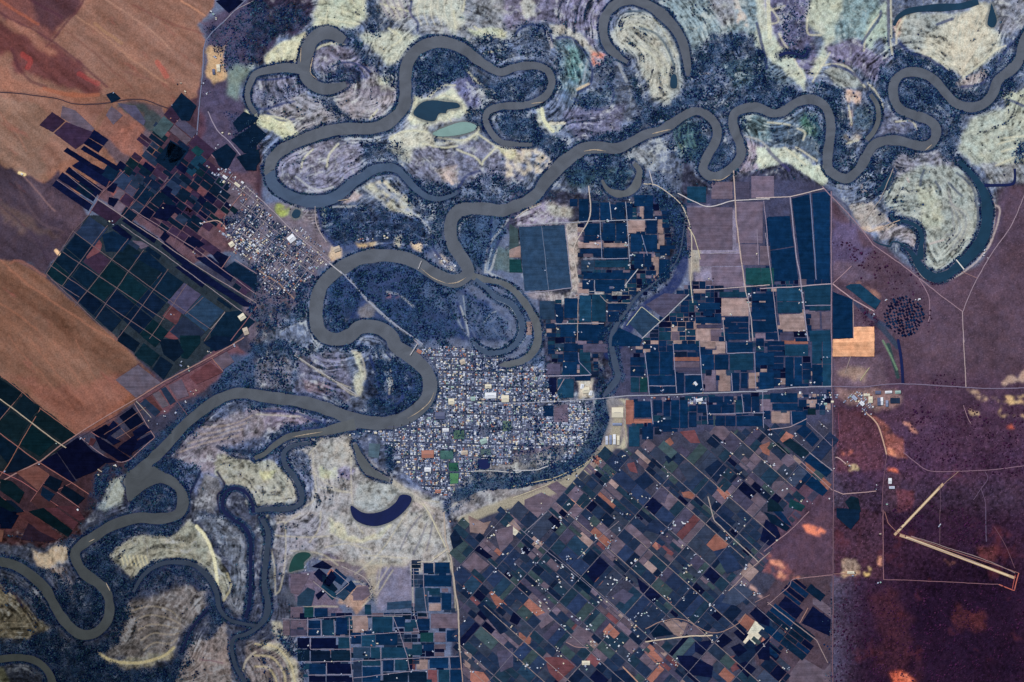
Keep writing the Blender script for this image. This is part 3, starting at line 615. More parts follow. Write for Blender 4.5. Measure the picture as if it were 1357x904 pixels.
for pts, w, c_, a_ in (("0,70 120,130 260,210 420,330 570,460",1.4,(92,56,66),.6),("450,-20 400,60 290,200",1.6,(96,60,66),.7),("290,200 240,250",1.2,(96,56,60),.6),("400,80 560,200 760,360 880,440",.9,(186,140,116),.5),("560,0 760,130 900,260",.8,(190,146,126),.45),("700,30 900,120 1080,180",1,(124,76,72),.5),("960,0 1080,80",1.2,(210,150,120),.6),("500,130 640,230",3,(184,140,104),.4),
    ("330,150 520,300 700,470",1.1,(120,78,70),.45),("160,0 330,90",2,(80,48,62),.6),("0,0 200,130",2.4,(178,100,74),.5),("60,260 100,350 160,430 240,460",2.6,(84,48,58),.55),("120,290 160,320 150,360",6,(176,70,66),.5),("830,330 880,400",6,(190,88,78),.5),("420,390 520,440",5,(164,66,66),.5),("650,380 800,420",1,(120,78,76),.4),("230,470 380,500 520,500",4,(180,104,76),.45),
    ("0,640 120,760",1,(104,70,62),.4),("0,600 90,700 140,800",1,(160,110,92),.4)):
    S.append((T(0,0,pts), w, c_, a_, 1.5, 5))
for pts, w, c_, a_ in (("0,470 200,640 600,900",1.2,(180,120,96),.4),("0,560 180,720 420,902",1.6,(110,74,60),.4),("0,700 200,840",1.2,(170,112,88),.35),("60,490 100,480 240,560",2,(166,110,92),.5),("0,180 160,330 260,470",1.2,(60,48,68),.4),("80,60 200,260 330,330",2,(104,84,90),.35)): S.append((T(0,1,pts), w, c_, a_, 1.5, 5))
for k in range(9): S.append((T(0,2,f"{-20+k*60},{-30+k*4} {120+k*55},{120+k*12} {330+k*38},{340+k*2}"), .9, (164,110,90) if k % 2 else (112,76,64), .32, 1.2, 6))
for s_ in S: stroke(*s_)
for cl in ("hooked_lagoon",):
    pass

# ---------------------------------------------------------------- where trees grow: density 0..1
WD = np.zeros((NY, NX), np.float32)
def wood(c, r, pts, d, wp=7, bl=3):
    s, m = pmask(T(c, r, pts) if c is not None else P(pts), wp, bl)
    if m.size: WD[s] = np.maximum(WD[s], m*d)
def clear(c, r, pts, wp=4, bl=2, to=0.0):
    s, m = pmask(T(c, r, pts) if c is not None else P(pts), wp, bl)
    if m.size: WD[s] = WD[s]*(1-m*(1-to))
wood(1,0,"830,330 900,270 1000,250 1090,300 1130,370 1100,400 1000,440 900,490 830,510",.95)
wood(1,0,"1110,380 1230,400 1357,420 1420,400 1420,540 1300,530 1200,570 1180,620 1150,600 1220,500",.75)
wood(1,0,"1250,600 1420,580 1420,780 1300,720",.85)
wood(1,0,"470,160 560,180 570,280 640,360 690,400 690,340 760,330 740,500 700,450 640,390 560,320 500,250",.7)
wood(1,0,"590,0 630,0 650,100 660,200 600,200 570,120",.7)
wood(1,0,"300,400 420,330 560,370 560,440 480,450 330,420",.6)
wood(1,0,"340,510 430,560 520,640 640,660 560,670 440,650 380,600",.7)
wood(1,0,"0,480 120,500 200,420 280,470 230,500 60,580",.4)
wood(1,0,"1150,180 1240,190 1357,240 1357,330 1250,330 1150,230",.6)
wood(1,0,"560,740 760,760 820,860 700,850 560,850",.6)
wood(1,0,"0,30 250,20 260,140 100,200 0,200",.4)
wood(1,0,"1120,560 1180,600 1170,680 1100,600",.6)
wood(2,0,"-40,420 100,370 170,400 165,460 60,530 -40,560",.95)
wood(2,0,"-40,590 100,585 140,690 250,745 300,790 240,860 120,780 -40,760",.8)
wood(2,0,"300,770 420,740 600,740 700,680 820,630 850,590 800,560 700,540 690,620 560,700 380,730",.9)
wood(2,0,"590,330 650,380 700,540 780,560 840,540 900,420 930,420 1000,500 980,560 900,590 830,640 720,660 680,600 620,450",.85)
wood(2,0,"930,310 1000,220 1060,170 1200,160 1300,210 1335,330 1340,560 1150,570 1120,720 1090,620 1000,570 930,560 900,480",.8)
clear(2,0,"1100,320 1240,290 1290,420 1180,500 1080,430",8,4,.3)
wood(2,0,"270,480 240,470 220,250 300,190 250,240 265,400",.6); wood(2,0,"200,140 30,120 0,200 30,300 120,320 200,330 180,230",.5)
wood(2,0,"430,350 490,300 530,320 530,450 480,560 400,560 500,470",.45)
wood(2,0,"350,500 480,440 520,560 400,590 330,550",.5)
wood(2,0,"1180,600 1230,610 1230,700 1190,690",.8); wood(2,0,"1090,740 1160,760 1160,850 1060,900 1060,840",.8)
wood(2,0,"860,680 960,630 1050,650 1040,720 1000,850 900,860 800,760",.55); clear(2,0,"900,690 980,680 970,800 900,780",6,3,.2)
wood(2,0,"300,860 420,820 560,820 640,850 600,902 280,902",.8)
wood(2,1,"270,0 470,0 480,90 300,60",.6); wood(2,1,"480,0 620,0 610,80 560,100 500,60",.85)
wood(2,1,"640,130 760,90 860,150 900,200 930,320 930,440 830,470 850,340 800,220 740,130",.85)
wood(2,1,"830,440 880,470 830,560 700,650 610,740 540,830 500,902 450,902 480,840 580,720 680,590 790,520",.9)
wood(2,1,"760,0 860,80 880,140 760,80 700,90 720,40",.4); wood(2,1,"370,90 480,90 560,160 420,160",.4)
wood(2,1,"160,110 230,120 210,170 160,150",.8); wood(2,1,"0,40 60,100 30,150 0,140",.8)
wood(3,0,"-40,380 80,440 200,500 280,440 390,470 410,600 440,700 400,860 355,860 355,640 300,530 200,500 130,510 60,570 -40,560",.85)
wood(3,0,"670,330 665,250 800,290 950,370 1030,430 1000,480 1150,450 1180,430 1150,530 1080,545 1000,520 930,430 840,370 740,350 650,390 640,550 560,480 600,330",.8)
wood(3,0,"700,430 760,400 830,420 900,470 960,560 990,595 900,610 830,610 730,560 690,500",.9)
wood(3,0,"770,660 860,660 870,720 800,750 700,740 740,700",.9)
wood(3,0,"340,700 450,760 520,800 500,860 440,900 340,902 350,780",.7); clear(3,0,"400,700 540,690 540,800 420,780",5,2,.15)
wood(3,0,"560,790 640,760 780,800 820,830 700,820 620,880 560,902 520,902",.75)
wood(3,0,"900,620 1000,590 1040,620 1000,720 980,860 900,820 930,740",.75)
wood(3,0,"1200,420 1357,330 1357,430 1240,520 1160,570 1180,500",.75); wood(3,0,"1230,260 1357,200 1357,240 1310,320 1220,400 1180,430 1120,420 1160,350",.6)
wood(3,0,"190,560 290,560 310,660 290,800 230,680",.45); wood(3,0,"470,560 560,560 560,640 500,700 455,680",.45)
wood(3,0,"40,20 220,20 210,200 120,260 60,160",.25); wood(3,0,"1320,760 1357,740 1357,850 1310,860",.8)
wood(3,1,"310,40 480,60 470,140 600,140 640,10 500,0 480,60 420,90 330,70",.6)
wood(3,1,"340,380 420,370 480,420 520,470 440,480 360,430",.4); wood(3,1,"470,420 560,400 700,500 860,640 780,660 640,620 500,540",.15)
wood(3,1,"470,700 560,760 600,830 560,860 500,780",.7)
wood(1,1,"320,190 560,190 640,160 720,240 860,240 930,300 940,400 900,430 640,350 520,370 430,400 360,330",.5)
wood(1,1,"600,410 740,410 850,430 920,470 860,480 700,430 540,450 430,500 440,470 520,425",.8)
wood(1,1,"820,20 1060,100 1100,130 1060,200 1020,230 1000,380 1060,480 1080,520 1000,460 930,400 900,280 840,200 760,130 740,80 860,140 960,170 900,110 830,60",.65)
wood(1,1,"1070,110 1180,10 1300,0 1340,100 1330,170 1100,180",.55)
wood(1,1,"1080,250 1200,225 1240,260 1240,400 1200,520 1140,520 1070,400",.5); wood(1,1,"1280,280 1340,250 1310,320 1240,500 1250,400",.5)
wood(1,1,"360,620 480,540 600,500 700,490 830,510 850,560 700,560 560,650 500,780 440,870 380,830",.65)
wood(1,1,"560,650 850,540 960,580 1040,620 1060,760 1110,880 1000,902 850,902 720,800 620,700",.6)
wood(1,1,"700,830 800,860 860,902 720,902",.8); wood(1,1,"180,570 300,560 300,720 250,780 180,820 60,850 0,900 0,830 180,760 200,700",.7)
wood(1,1,"0,430 180,430 200,560 120,600 0,540",.4)
wood(1,1,"1110,600 1200,680 1300,780 1357,850 1357,902 1180,902 1100,760",.35)
wood(1,2,"-40,0 170,0 260,40 480,30 700,20 740,60 640,80 520,40 400,50 200,70 180,110 0,120 -40,100",.75)
wood(1,2,"620,80 740,80 850,120 890,180 885,290 830,370 740,400 620,390 540,340 600,300 740,330 820,260 700,300 620,240",.75)
wood(1,2,"180,90 220,200 200,270 -40,250 -40,120 100,100",.4); wood(1,2,"350,250 430,280 480,340 400,320",.6); wood(1,2,"180,80 215,90 215,230 180,220",.8)
wood(1,2,"-40,310 60,310 80,340 380,370 400,400 240,390 100,350 -40,365",.85); wood(1,2,"170,440 360,440 355,470 190,475 100,530 20,600 -40,600 60,520",.85)
wood(1,2,"100,520 300,520 380,500 280,560 200,570 160,600 170,680 240,760 260,870 190,902 -40,902 -40,880 160,870 215,860 200,780 110,650 115,570 0,640 -40,640",.8)
wood(1,2,"160,610 290,590 300,760 240,720",.4); wood(1,2,"700,470 740,560 740,700 690,740 680,640 705,560",.95); wood(1,2,"890,350 930,350 960,560 975,800 960,810 940,560",.75)
wood(1,2,"480,470 560,470 560,510 490,500",.8)
wood(1,2,"1000,0 1160,80 1357,130 1400,130 1400,170 1250,150 1100,80 960,20 880,10 840,0",.6)
wood(1,2,"1100,690 1400,680 1400,745 1200,745 1060,830 1010,902 990,860 1040,780",.8); wood(1,2,"1050,860 1200,760 1240,760 1100,860 1040,902",.7)
wood(2,2,"0,685 180,655 300,590 380,480 400,420 450,310 475,310 440,440 440,520 340,600 220,690 100,730 0,745",.9)
wood(N,0,"790,525 803,525 807,556 795,592 772,618 745,633 690,648 640,650 606,664 600,654 640,636 690,633 740,618 764,602 782,582 793,555",.95,3,1)
wood(2,2,"455,180 540,220 500,250 480,310 445,300",.8); wood(2,2,"450,130 475,130 475,200 455,200",.8); wood(2,2,"0,130 60,115 160,60 180,60 150,120 60,150 0,160",.7)
wood(2,2,"410,600 520,580 600,640 520,700 430,720",.3)
wood(0,2,"1357,40 1357,260 1250,240 1120,300 980,420 880,520 780,620 700,680 640,680 700,610 860,470 960,370 1100,270 1180,160 1260,110",.85)
clear(0,2,"1220,120 1357,90 1357,220 1230,230",5,3,.45)
wood(0,2,"1357,310 1200,330 1080,420 960,540 800,680 760,660 860,610 960,500 1050,400 1160,310 1357,280",.85)
wood(0,2,"900,620 1060,680 1010,760 980,860 960,770 900,710 780,680 820,640",.75)
wood(0,2,"700,790 870,740 925,820 930,902 660,902 690,830",.75); wood(0,2,"560,640 660,670 640,720 600,700 520,902 440,902 500,760",.75)
wood(0,2,"1150,570 1357,580 1400,620 1250,625",.7)
wood(0,3,"440,220 520,140 620,100 740,70 900,60 960,20 980,60 890,140 740,125 580,210 640,330 710,360 690,440 680,560 600,640 590,500 560,400 460,300",.9)
wood(0,3,"280,330 330,300 380,400 400,350 450,380 540,430 550,520 500,610 430,620 340,540 290,440",.85)
wood(0,3,"0,220 120,260 260,300 300,340 240,340 150,290 0,240",.7); wood(0,3,"450,100 380,180 370,270 350,190 300,170 420,130",.8)
wood(0,3,"0,350 120,390 220,470 330,610 300,620 200,540 100,430 0,400",.75)
wood(0,3,"-60,680 100,690 290,620 370,690 480,690 600,640 650,580 620,700 560,720 510,760 640,820 860,820 960,760 990,820 900,960 260,960 220,820 -60,750",.85)
wood(0,3,"700,440 760,340 850,280 980,270 1090,330 1140,430 1090,430 1020,370 900,400 820,420",.6)
wood(0,3,"1080,440 1170,480 1210,560 1130,620 1090,670 1120,560",.7); wood(0,3,"990,620 1030,640 1020,800 960,902 940,902 1000,780",.6)
wood(0,3,"1150,90 1200,200 1170,160",.6); wood(0,3,"1040,0 1200,10 1280,60 1250,80 1150,30",.5)
wood(1,3,"60,600 200,690 250,760 245,902 220,902 215,800 120,690",.6)
wood(1,3,"520,350 600,380 630,470 600,490 590,420",.6)
wood(N,0,"300,30 340,0 380,20 350,70 300,90 280,60",.45,8,4); wood(N,0,"300,150 345,155 350,200 310,180",.3,6,3)
# trees in the towns
wood(N,0,"553,462 600,458 650,470 725,490 728,520 785,532 770,600 740,610 640,618 596,655 560,650 535,612 500,575 478,572 530,562 575,545 582,500",.5,3,2)
wood(N,0,"290,290 345,270 400,320 420,350 400,400 360,440 330,420 340,370",.5,5,3)
wood(3,2,"740,380 1400,360 1400,700 1020,690 740,610",.33,20,10)
wood(3,2,"860,170 1040,200 1040,260 860,240",.2,10,4); wood(3,3,"640,-40 1100,-40 1100,170 700,100",.25,16,8); wood(3,3,"340,430 1400,400 1400,960 340,960",.24,20,10); wood(3,3,"1000,20 1140,20 1140,160 1000,160",.5,12,6)
wood(3,1,"480,560 700,560 900,700 860,880 600,640",.08,10,5)
wood(0,0,"1080,130 1350,60 1350,340 1200,330",.35,10,5)
# bank-side belts
DB = distfield([np.array(l) for l in []], 3) if False else None
BANK = np.full((NY, NX), 99., np.float32)
for n_, cl, w, k in RIB:
    if n_ in ('canal', 'drain', 'curved_lake'): continue
    i0 = int(max(0, cl[:, 0].min()-26-X0)); i1 = int(min(NX, cl[:, 0].max()+26-X0)); j0 = int(max(0, cl[:, 1].min()-26-Y0)); j1 = int(min(NY, cl[:, 1].max()+26-Y0))
    step = 2
    for a in range(0, len(cl)-1, step):
        p = cl[a]; q = cl[min(a+step, len(cl)-1)]; hw = w[a]/2; rad = hw+14
        i0 = int(max(0, min(p[0], q[0])-rad-X0)); i1 = int(min(NX, max(p[0], q[0])+rad-X0+1)); j0 = int(max(0, min(p[1], q[1])-rad-Y0)); j1 = int(min(NY, max(p[1], q[1])+rad-Y0+1))
        if i1 <= i0 or j1 <= j0: continue
        s = (slice(j0, j1), slice(i0, i1)); d = q-p; L = (d*d).sum()+1e-9
        t = np.clip(((GX[s]-p[0])*d[0]+(GY[s]-p[1])*d[1])/L, 0, 1)
        BANK[s] = np.minimum(BANK[s], np.hypot(GX[s]-p[0]-t*d[0], GY[s]-p[1]-t*d[1])-hw)
bw = 2.2+7.5*np.clip(fbm(GX, GY, 30, 301, 3)+.30, 0, 1)
belt = np.clip((bw-BANK)/1.6, 0, 1)*np.clip(.72+1.2*fbm(GX, GY, 12, 305, 3), 0, 1)
WD = np.maximum(WD, belt*.9)
wet = np.clip((4.5-BANK)/3, 0, 1)
for name, poly, k in PONDS:
    if name != 'river': stroke(np.vstack([poly, poly[:1]]), 3.5, (112, 116, 116), .75, 2.2, 3)
    s, m = pmask(poly, 1, 1)
    WD[s] *= (1-m)
clear(2,1,"0,215 0,180 260,0 300,60 200,150",2,1,.35)
clear(1,1,"-20,60 60,60 170,180 330,190 330,240 60,260",2,1,.2); clear(1,2,"860,20 960,180 960,280 880,380 700,470 480,480 470,440 780,430 900,340 950,250",1,1,.3)
clear(1,0,"20,280 230,170 240,340 50,370",3,1,.2); clear(1,1,"820,380 880,390 880,445 820,430",3,1,.1); clear(1,1,"380,400 460,390 470,440 400,480",3,1,.2)
patch = np.clip(.5+3.2*(fbm(GX, GY, 13, 401, 3)*.6+fbm(GX, GY, 4.5, 405, 2)*.5)+.5*scroll*FLOOD*np.clip((70-DR)/20, 0, 1), 0, 1)
swale = np.clip((-scroll-.12)*5, 0, 1)*np.clip(amp*1.3-.25, 0, 1)*FLOOD*np.clip(.5+2.4*fbm(GX, GY, 34, 431, 3), 0, 1)*(LUM < .32)
WD = np.maximum(WD, .62*swale)
DEN = np.clip(WD*1.1-.0, 0, 1)*(.2+.8*patch)
DEN = np.where(WD > .82, np.maximum(DEN, .6*WD), DEN)
DEN = np.where((BANK < 2.2) & (BANK > .3) & (fbm(GX, GY, 18, 411, 2) > -.16), np.maximum(DEN, .95), DEN)
DEN[BANK < .3] = 0
for name, poly, k in PONDS:
    s, m = pmask(poly, 0, 0); DEN[s] *= (m < .5)
# undergrowth and leaf litter below the trees
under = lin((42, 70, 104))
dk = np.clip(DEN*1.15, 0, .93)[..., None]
dark_reg = np.clip(1-np.hypot((GX-100)/330, (GY-870)/330), 0, 1)[..., None]  # corner vignette, used to dim the undergrowth and bank colours
und = under*(1-.75*dark_reg)*np.clip(1+1.6*fine+.9*n2, .35, 2.2)[..., None]
und = und*(1-EAST[..., None])+EAST[..., None]*lin((46, 30, 52))
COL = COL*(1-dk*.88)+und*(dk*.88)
COL += (lin((34, 44, 84))*(1-.6*dark_reg)-COL)*(.55*wet*FLOOD)[..., None]
COL = COL.astype(np.float32)
# relief: low, never above the datum of the fields and roads
HGT = -.55+.35*np.clip(n2+.5, 0, 1)+.18*scroll*amp*.7+.22*EAST*scrub*(.4+.6*south)+.15*NWP*streak
HGT = np.minimum(HGT, -.06)
flat = np.zeros((NY, NX), np.float32)
for q in ("680,250 905,262 905,205 1102,252 1104,900 600,1000 598,700", "-60,490 100,577 200,500 60,363 60,150 200,130 300,290 370,420 200,560 -60,640", "378,740 600,740 600,1000 400,1000"):
    s, m = pmask(P(q), 1, 3); flat[s] = np.maximum(flat[s], m)
HGT = HGT*(1-flat)-.06*flat
HGT = HGT.astype(np.float32)
# ---------------------------------------------------------------- scene helpers
scene = bpy.context.scene
COLL = scene.collection
def tag(o, label=None, cat=None, group=None, kind=None):
    if label: o['label'] = label
    if cat: o['category'] = cat
    if group: o['group'] = group
    if kind: o['kind'] = kind
    return o

def np_mesh(name, V, faces_v, loop_counts, mats, cols=None, midx=None, smooth_=False):
    me = bpy.data.meshes.new(name)
    V = np.asarray(V, np.float32); fv = np.asarray(faces_v, np.int32).ravel(); lc = np.asarray(loop_counts, np.int32)
    me.vertices.add(len(V)); me.vertices.foreach_set('co', V.ravel())
    me.loops.add(len(fv)); me.loops.foreach_set('vertex_index', fv)
    me.polygons.add(len(lc)); st = np.r_[0, np.cumsum(lc)[:-1]].astype(np.int32)
    me.polygons.foreach_set('loop_start', st); me.polygons.foreach_set('loop_total', lc)
    if midx is not None: me.polygons.foreach_set('material_index', np.asarray(midx, np.int32))
    me.polygons.foreach_set('use_smooth', np.full(len(lc), bool(smooth_)))
    if cols is not None:
        at = me.color_attributes.new('tone', 'FLOAT_COLOR', 'POINT')
        at.data.foreach_set('color', np.c_[cols, np.ones(len(V))].astype(np.float32).ravel())
    for m in mats: me.materials.append(m)
    me.update(calc_edges=True); me.validate()
    return me

def link(name, me, parent=None, loc=(0, 0, 0)):
    o = bpy.data.objects.new(name, me); COLL.objects.link(o); o.location = loc
    if parent is not None: o.parent = parent
    return o

# ---------------------------------------------------------------- materials
def mat(name, rough=.95, spec=.0):
    m = bpy.data.materials.new(name); m.use_nodes = True
    nt = m.node_tree; b = nt.nodes['Principled BSDF']
    b.inputs['Roughness'].default_value = rough
    b.inputs['Specular IOR Level'].default_value = spec
    return m, nt, b
def node(nt, t, **kw):
    n = nt.nodes.new(t)
    for k, v in kw.items(): setattr(n, k, v)
    return n
def ramp_noise(nt, scale, lo, hi, coord, detail=4, stretch=None, rot=0, dist=0.0):
    mp = node(nt, 'ShaderNodeMapping'); nt.links.new(coord, mp.inputs['Vector'])
    mp.inputs['Rotation'].default_value = (0, 0, rot)
    if stretch: mp.inputs['Scale'].default_value = (stretch[0], stretch[1], 1)
    n = node(nt, 'ShaderNodeTexNoise'); n.inputs['Scale'].default_value = scale; n.inputs['Detail'].default_value = detail
    n.inputs['Distortion'].default_value = dist
    nt.links.new(mp.outputs[0], n.inputs['Vector'])
    r = node(nt, 'ShaderNodeMapRange'); r.inputs['From Min'].default_value = .28; r.inputs['From Max'].default_value = .72
    r.inputs['To Min'].default_value = lo; r.inputs['To Max'].default_value = hi
    nt.links.new(n.outputs['Fac'], r.inputs['Value'])
    return r.outputs['Result']
def mul(nt, a, b):
    n = node(nt, 'ShaderNodeMath', operation='MULTIPLY'); nt.links.new(a, n.inputs[0]); nt.links.new(b, n.inputs[1]); return n.outputs[0]
def scale_col(nt, col, fac):
    n = node(nt, 'ShaderNodeVectorMath', operation='SCALE'); nt.links.new(col, n.inputs[0]); nt.links.new(fac, n.inputs['Scale']); return n.outputs[0]

def tone_mat(name, amp=.25, scale=.6, rough=.95, objrand=False):
    m, nt, b = mat(name, rough)
    a = node(nt, 'ShaderNodeAttribute', attribute_name='tone')
    tc = node(nt, 'ShaderNodeTexCoord')
    f = ramp_noise(nt, scale, 1-amp, 1+amp, tc.outputs['Object'], 5)
    nt.links.new(scale_col(nt, a.outputs['Color'], f), b.inputs['Base Color'])
    return m
M_GROUND = tone_mat('soil_and_pasture', .28, .55)
M_LEAF = tone_mat('eucalypt_leaves', .3, 1.1)
M_FIELD = None

_fm = {}
def field_mat(key, rot, kind):
    """crop or bare soil: mottled, with faint rows along the block"""
    k = (key, round(rot, 2), kind)
    if k in _fm: return _fm[k]
    m, nt, b = mat(kind+'_'+'_'.join(str(int(q)) for q in key), .95)
    tc = node(nt, 'ShaderNodeTexCoord'); g = node(nt, 'ShaderNodeNewGeometry'); oi = node(nt, 'ShaderNodeObjectInfo')
    f1 = ramp_noise(nt, .11, .70, 1.30, g.outputs['Position'], 4)
    f2 = ramp_noise(nt, .9, .80, 1.20, g.outputs['Position'], 5)
    f3 = ramp_noise(nt, .28, .84, 1.18, g.outputs['Position'], 2, stretch=(.05, 1.6), rot=-rot)
    r = node(nt, 'ShaderNodeMapRange'); r.inputs['To Min'].default_value = .80; r.inputs['To Max'].default_value = 1.22
    nt.links.new(oi.outputs['Random'], r.inputs['Value'])
    f = mul(nt, mul(nt, f1, f2), mul(nt, f3, r.outputs['Result']))
    c2 = np.array(lin(key)); c3 = c2*np.array([1.15, 1.0, .92])
    mx = node(nt, 'ShaderNodeMix', data_type='RGBA')
    mx.inputs[6].default_value = (*c2, 1); mx.inputs[7].default_value = (*c3, 1)
    nt.links.new(ramp_noise(nt, .07, 0, 1, g.outputs['Position'], 3), mx.inputs[0])
    nt.links.new(scale_col(nt, mx.outputs[2], f), b.inputs['Base Color'])
    _fm[k] = m
    return m
_pm = {}
def paint(key, rough=.6, nz=.12):
    if key in _pm: return _pm[key]
    m, nt, b = mat('coat_'+'_'.join(str(int(q)) for q in key), rough, .3)
    g = node(nt, 'ShaderNodeNewGeometry')
    f = ramp_noise(nt, 1.3, 1-nz, 1+nz, g.outputs['Position'], 4)
    c = node(nt, 'ShaderNodeRGB'); c.outputs[0].default_value = (*lin(key), 1)
    nt.links.new(scale_col(nt, c.outputs[0], f), b.inputs['Base Color'])
    _pm[key] = m
    return m
def water_mat(key):
    m, nt, b = mat('water_'+key, .42, .25)
    g = node(nt, 'ShaderNodeNewGeometry')
    f = mul(nt, ramp_noise(nt, .035, .80, 1.20, g.outputs['Position'], 5, dist=1.5), ramp_noise(nt, .6, .94, 1.06, g.outputs['Position'], 3))
    # south-west frame corner: lens darkening put into the water colour, with an olive tint
    sx = node(nt, 'ShaderNodeSeparateXYZ'); nt.links.new(g.outputs['Position'], sx.inputs[0])
    ad = node(nt, 'ShaderNodeMath', operation='ADD'); nt.links.new(sx.outputs[0], ad.inputs[0]); nt.links.new(sx.outputs[1], ad.inputs[1])
    r = node(nt, 'ShaderNodeMapRange'); r.inputs['From Min'].default_value = -1100; r.inputs['From Max'].default_value = -150
    nt.links.new(ad.outputs[0], r.inputs['Value'])
    c = lin(WCOL[key]); d = lin((50, 54, 50)) if key in ('river', 'brown') else c*.35
    mx = node(nt, 'ShaderNodeMix', data_type='RGBA'); mx.inputs[6].default_value = (*d, 1); mx.inputs[7].default_value = (*c, 1)
    nt.links.new(r.outputs[0], mx.inputs[0])
    nt.links.new(scale_col(nt, mx.outputs[2], f), b.inputs['Base Color'])
    return m

# ---------------------------------------------------------------- ground sheet, dense over the survey and reaching the horizon
ex = np.r_[-14000, -7000, -3500, -1800, -900, -400, -180, -90, xs, X1+50, X1+150, X1+400, X1+900, X1+1800, X1+3500, X1+7000, X1+14000]
ey = np.r_[-14000, -7000, -3500, -1800, -900, -400, -180, -90, ys, Y1+50, Y1+150, Y1+400, Y1+900, Y1+1800, Y1+3500, Y1+7000, Y1+14000]
ix = np.clip(np.round(ex-X0).astype(int), 0, NX-1); iy = np.clip(np.round(ey-Y0).astype(int), 0, NY-1)
mx_, my_ = np.meshgrid(ex, ey)
Vg = np.stack([mx_-CX, CY-my_, HGT[np.ix_(iy, ix)]], -1).reshape(-1, 3)
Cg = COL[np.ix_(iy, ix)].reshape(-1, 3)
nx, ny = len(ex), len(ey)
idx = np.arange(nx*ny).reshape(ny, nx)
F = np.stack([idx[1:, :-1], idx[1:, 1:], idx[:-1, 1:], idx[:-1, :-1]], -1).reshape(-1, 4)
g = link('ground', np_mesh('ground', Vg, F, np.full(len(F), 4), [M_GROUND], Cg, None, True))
tag(g, kind='structure')

def strip_mesh(name, cl, w, zf, m, cross=2, crown=0.0):
    """a ribbon along a line in survey coordinates"""
    d = np.gradient(cl, axis=0); L = np.hypot(d[:, 0], d[:, 1])+1e-9; nrm = np.stack([-d[:, 1], d[:, 0]], 1)/L[:, None]
    w = np.broadcast_to(w, (len(cl),))
    cols = [cl+nrm*(w*(k/(cross-1)-.5))[:, None] for k in range(cross)]
    V = np.stack(cols, 1)
    zz = zf(V[..., 0], V[..., 1])
    X = W(V); V3 = np.concatenate([X, zz[..., None]], -1).reshape(-1, 3)
    idx = np.arange(len(cl)*cross).reshape(len(cl), cross)
    F = np.stack([idx[:-1, :-1], idx[:-1, 1:], idx[1:, 1:], idx[1:, :-1]], -1).reshape(-1, 4)
    # face upward
    a, b_, c_ = V3[F[0][0]], V3[F[0][1]], V3[F[0][2]]
    if np.cross(b_-a, c_-a)[2] < 0: F = F[:, ::-1]
    return np_mesh(name, V3, F, np.full(len(F), 4), [m])
WM = {k: water_mat(k) for k in WCOL}
for i, (n_, cl, w, k) in enumerate(RIB):
    name = {'river_main': 'river', 'river_channel': 'river', 'river_arm': 'river', 'river_loop': 'river', 'upper_river': 'river', 'northern_river': 'river', 'hook_channel': 'river', 'channel': 'river',
            'hooked_lagoon': 'lagoon', 'loop_lagoon': 'lagoon', 'slough': 'creek', 'backwater': 'creek', 'oxbow_channel': 'creek', 'canal': 'creek', 'curved_lake': 'lake', 'oxbow_lake': 'lake', 'billabong': 'pond'}.get(n_, n_)
    zz = .02+.006*i
    o = link(name, strip_mesh(name, cl, w, lambda x, y, zz=zz: np.full(x.shape, zz), WM[k], 3)); tag(o, kind='structure')
def poly_obj(name, poly, zt, m, depth=.1, parent=None):
    poly = W(poly)
    if np.sum(poly[:, 0]*np.roll(poly[:, 1], -1)-np.roll(poly[:, 0], -1)*poly[:, 1]) < 0: poly = poly[::-1]
    n = len(poly)
    V = np.vstack([np.c_[poly, np.full(n, zt)], np.c_[poly, np.full(n, zt-depth)]])
    fv = list(range(n)); lc = [n]
    for i in range(n):
        j = (i+1) % n; fv += [i, n+i, n+j, j]; lc.append(4)
    me = np_mesh(name, V, fv, lc, [m])
    return me
for i, (n_, poly, k) in enumerate(PONDS):
    o = link(n_, poly_obj(n_, smooth(poly, 4, True), .01+.003*i, WM[k])); tag(o, kind='structure')

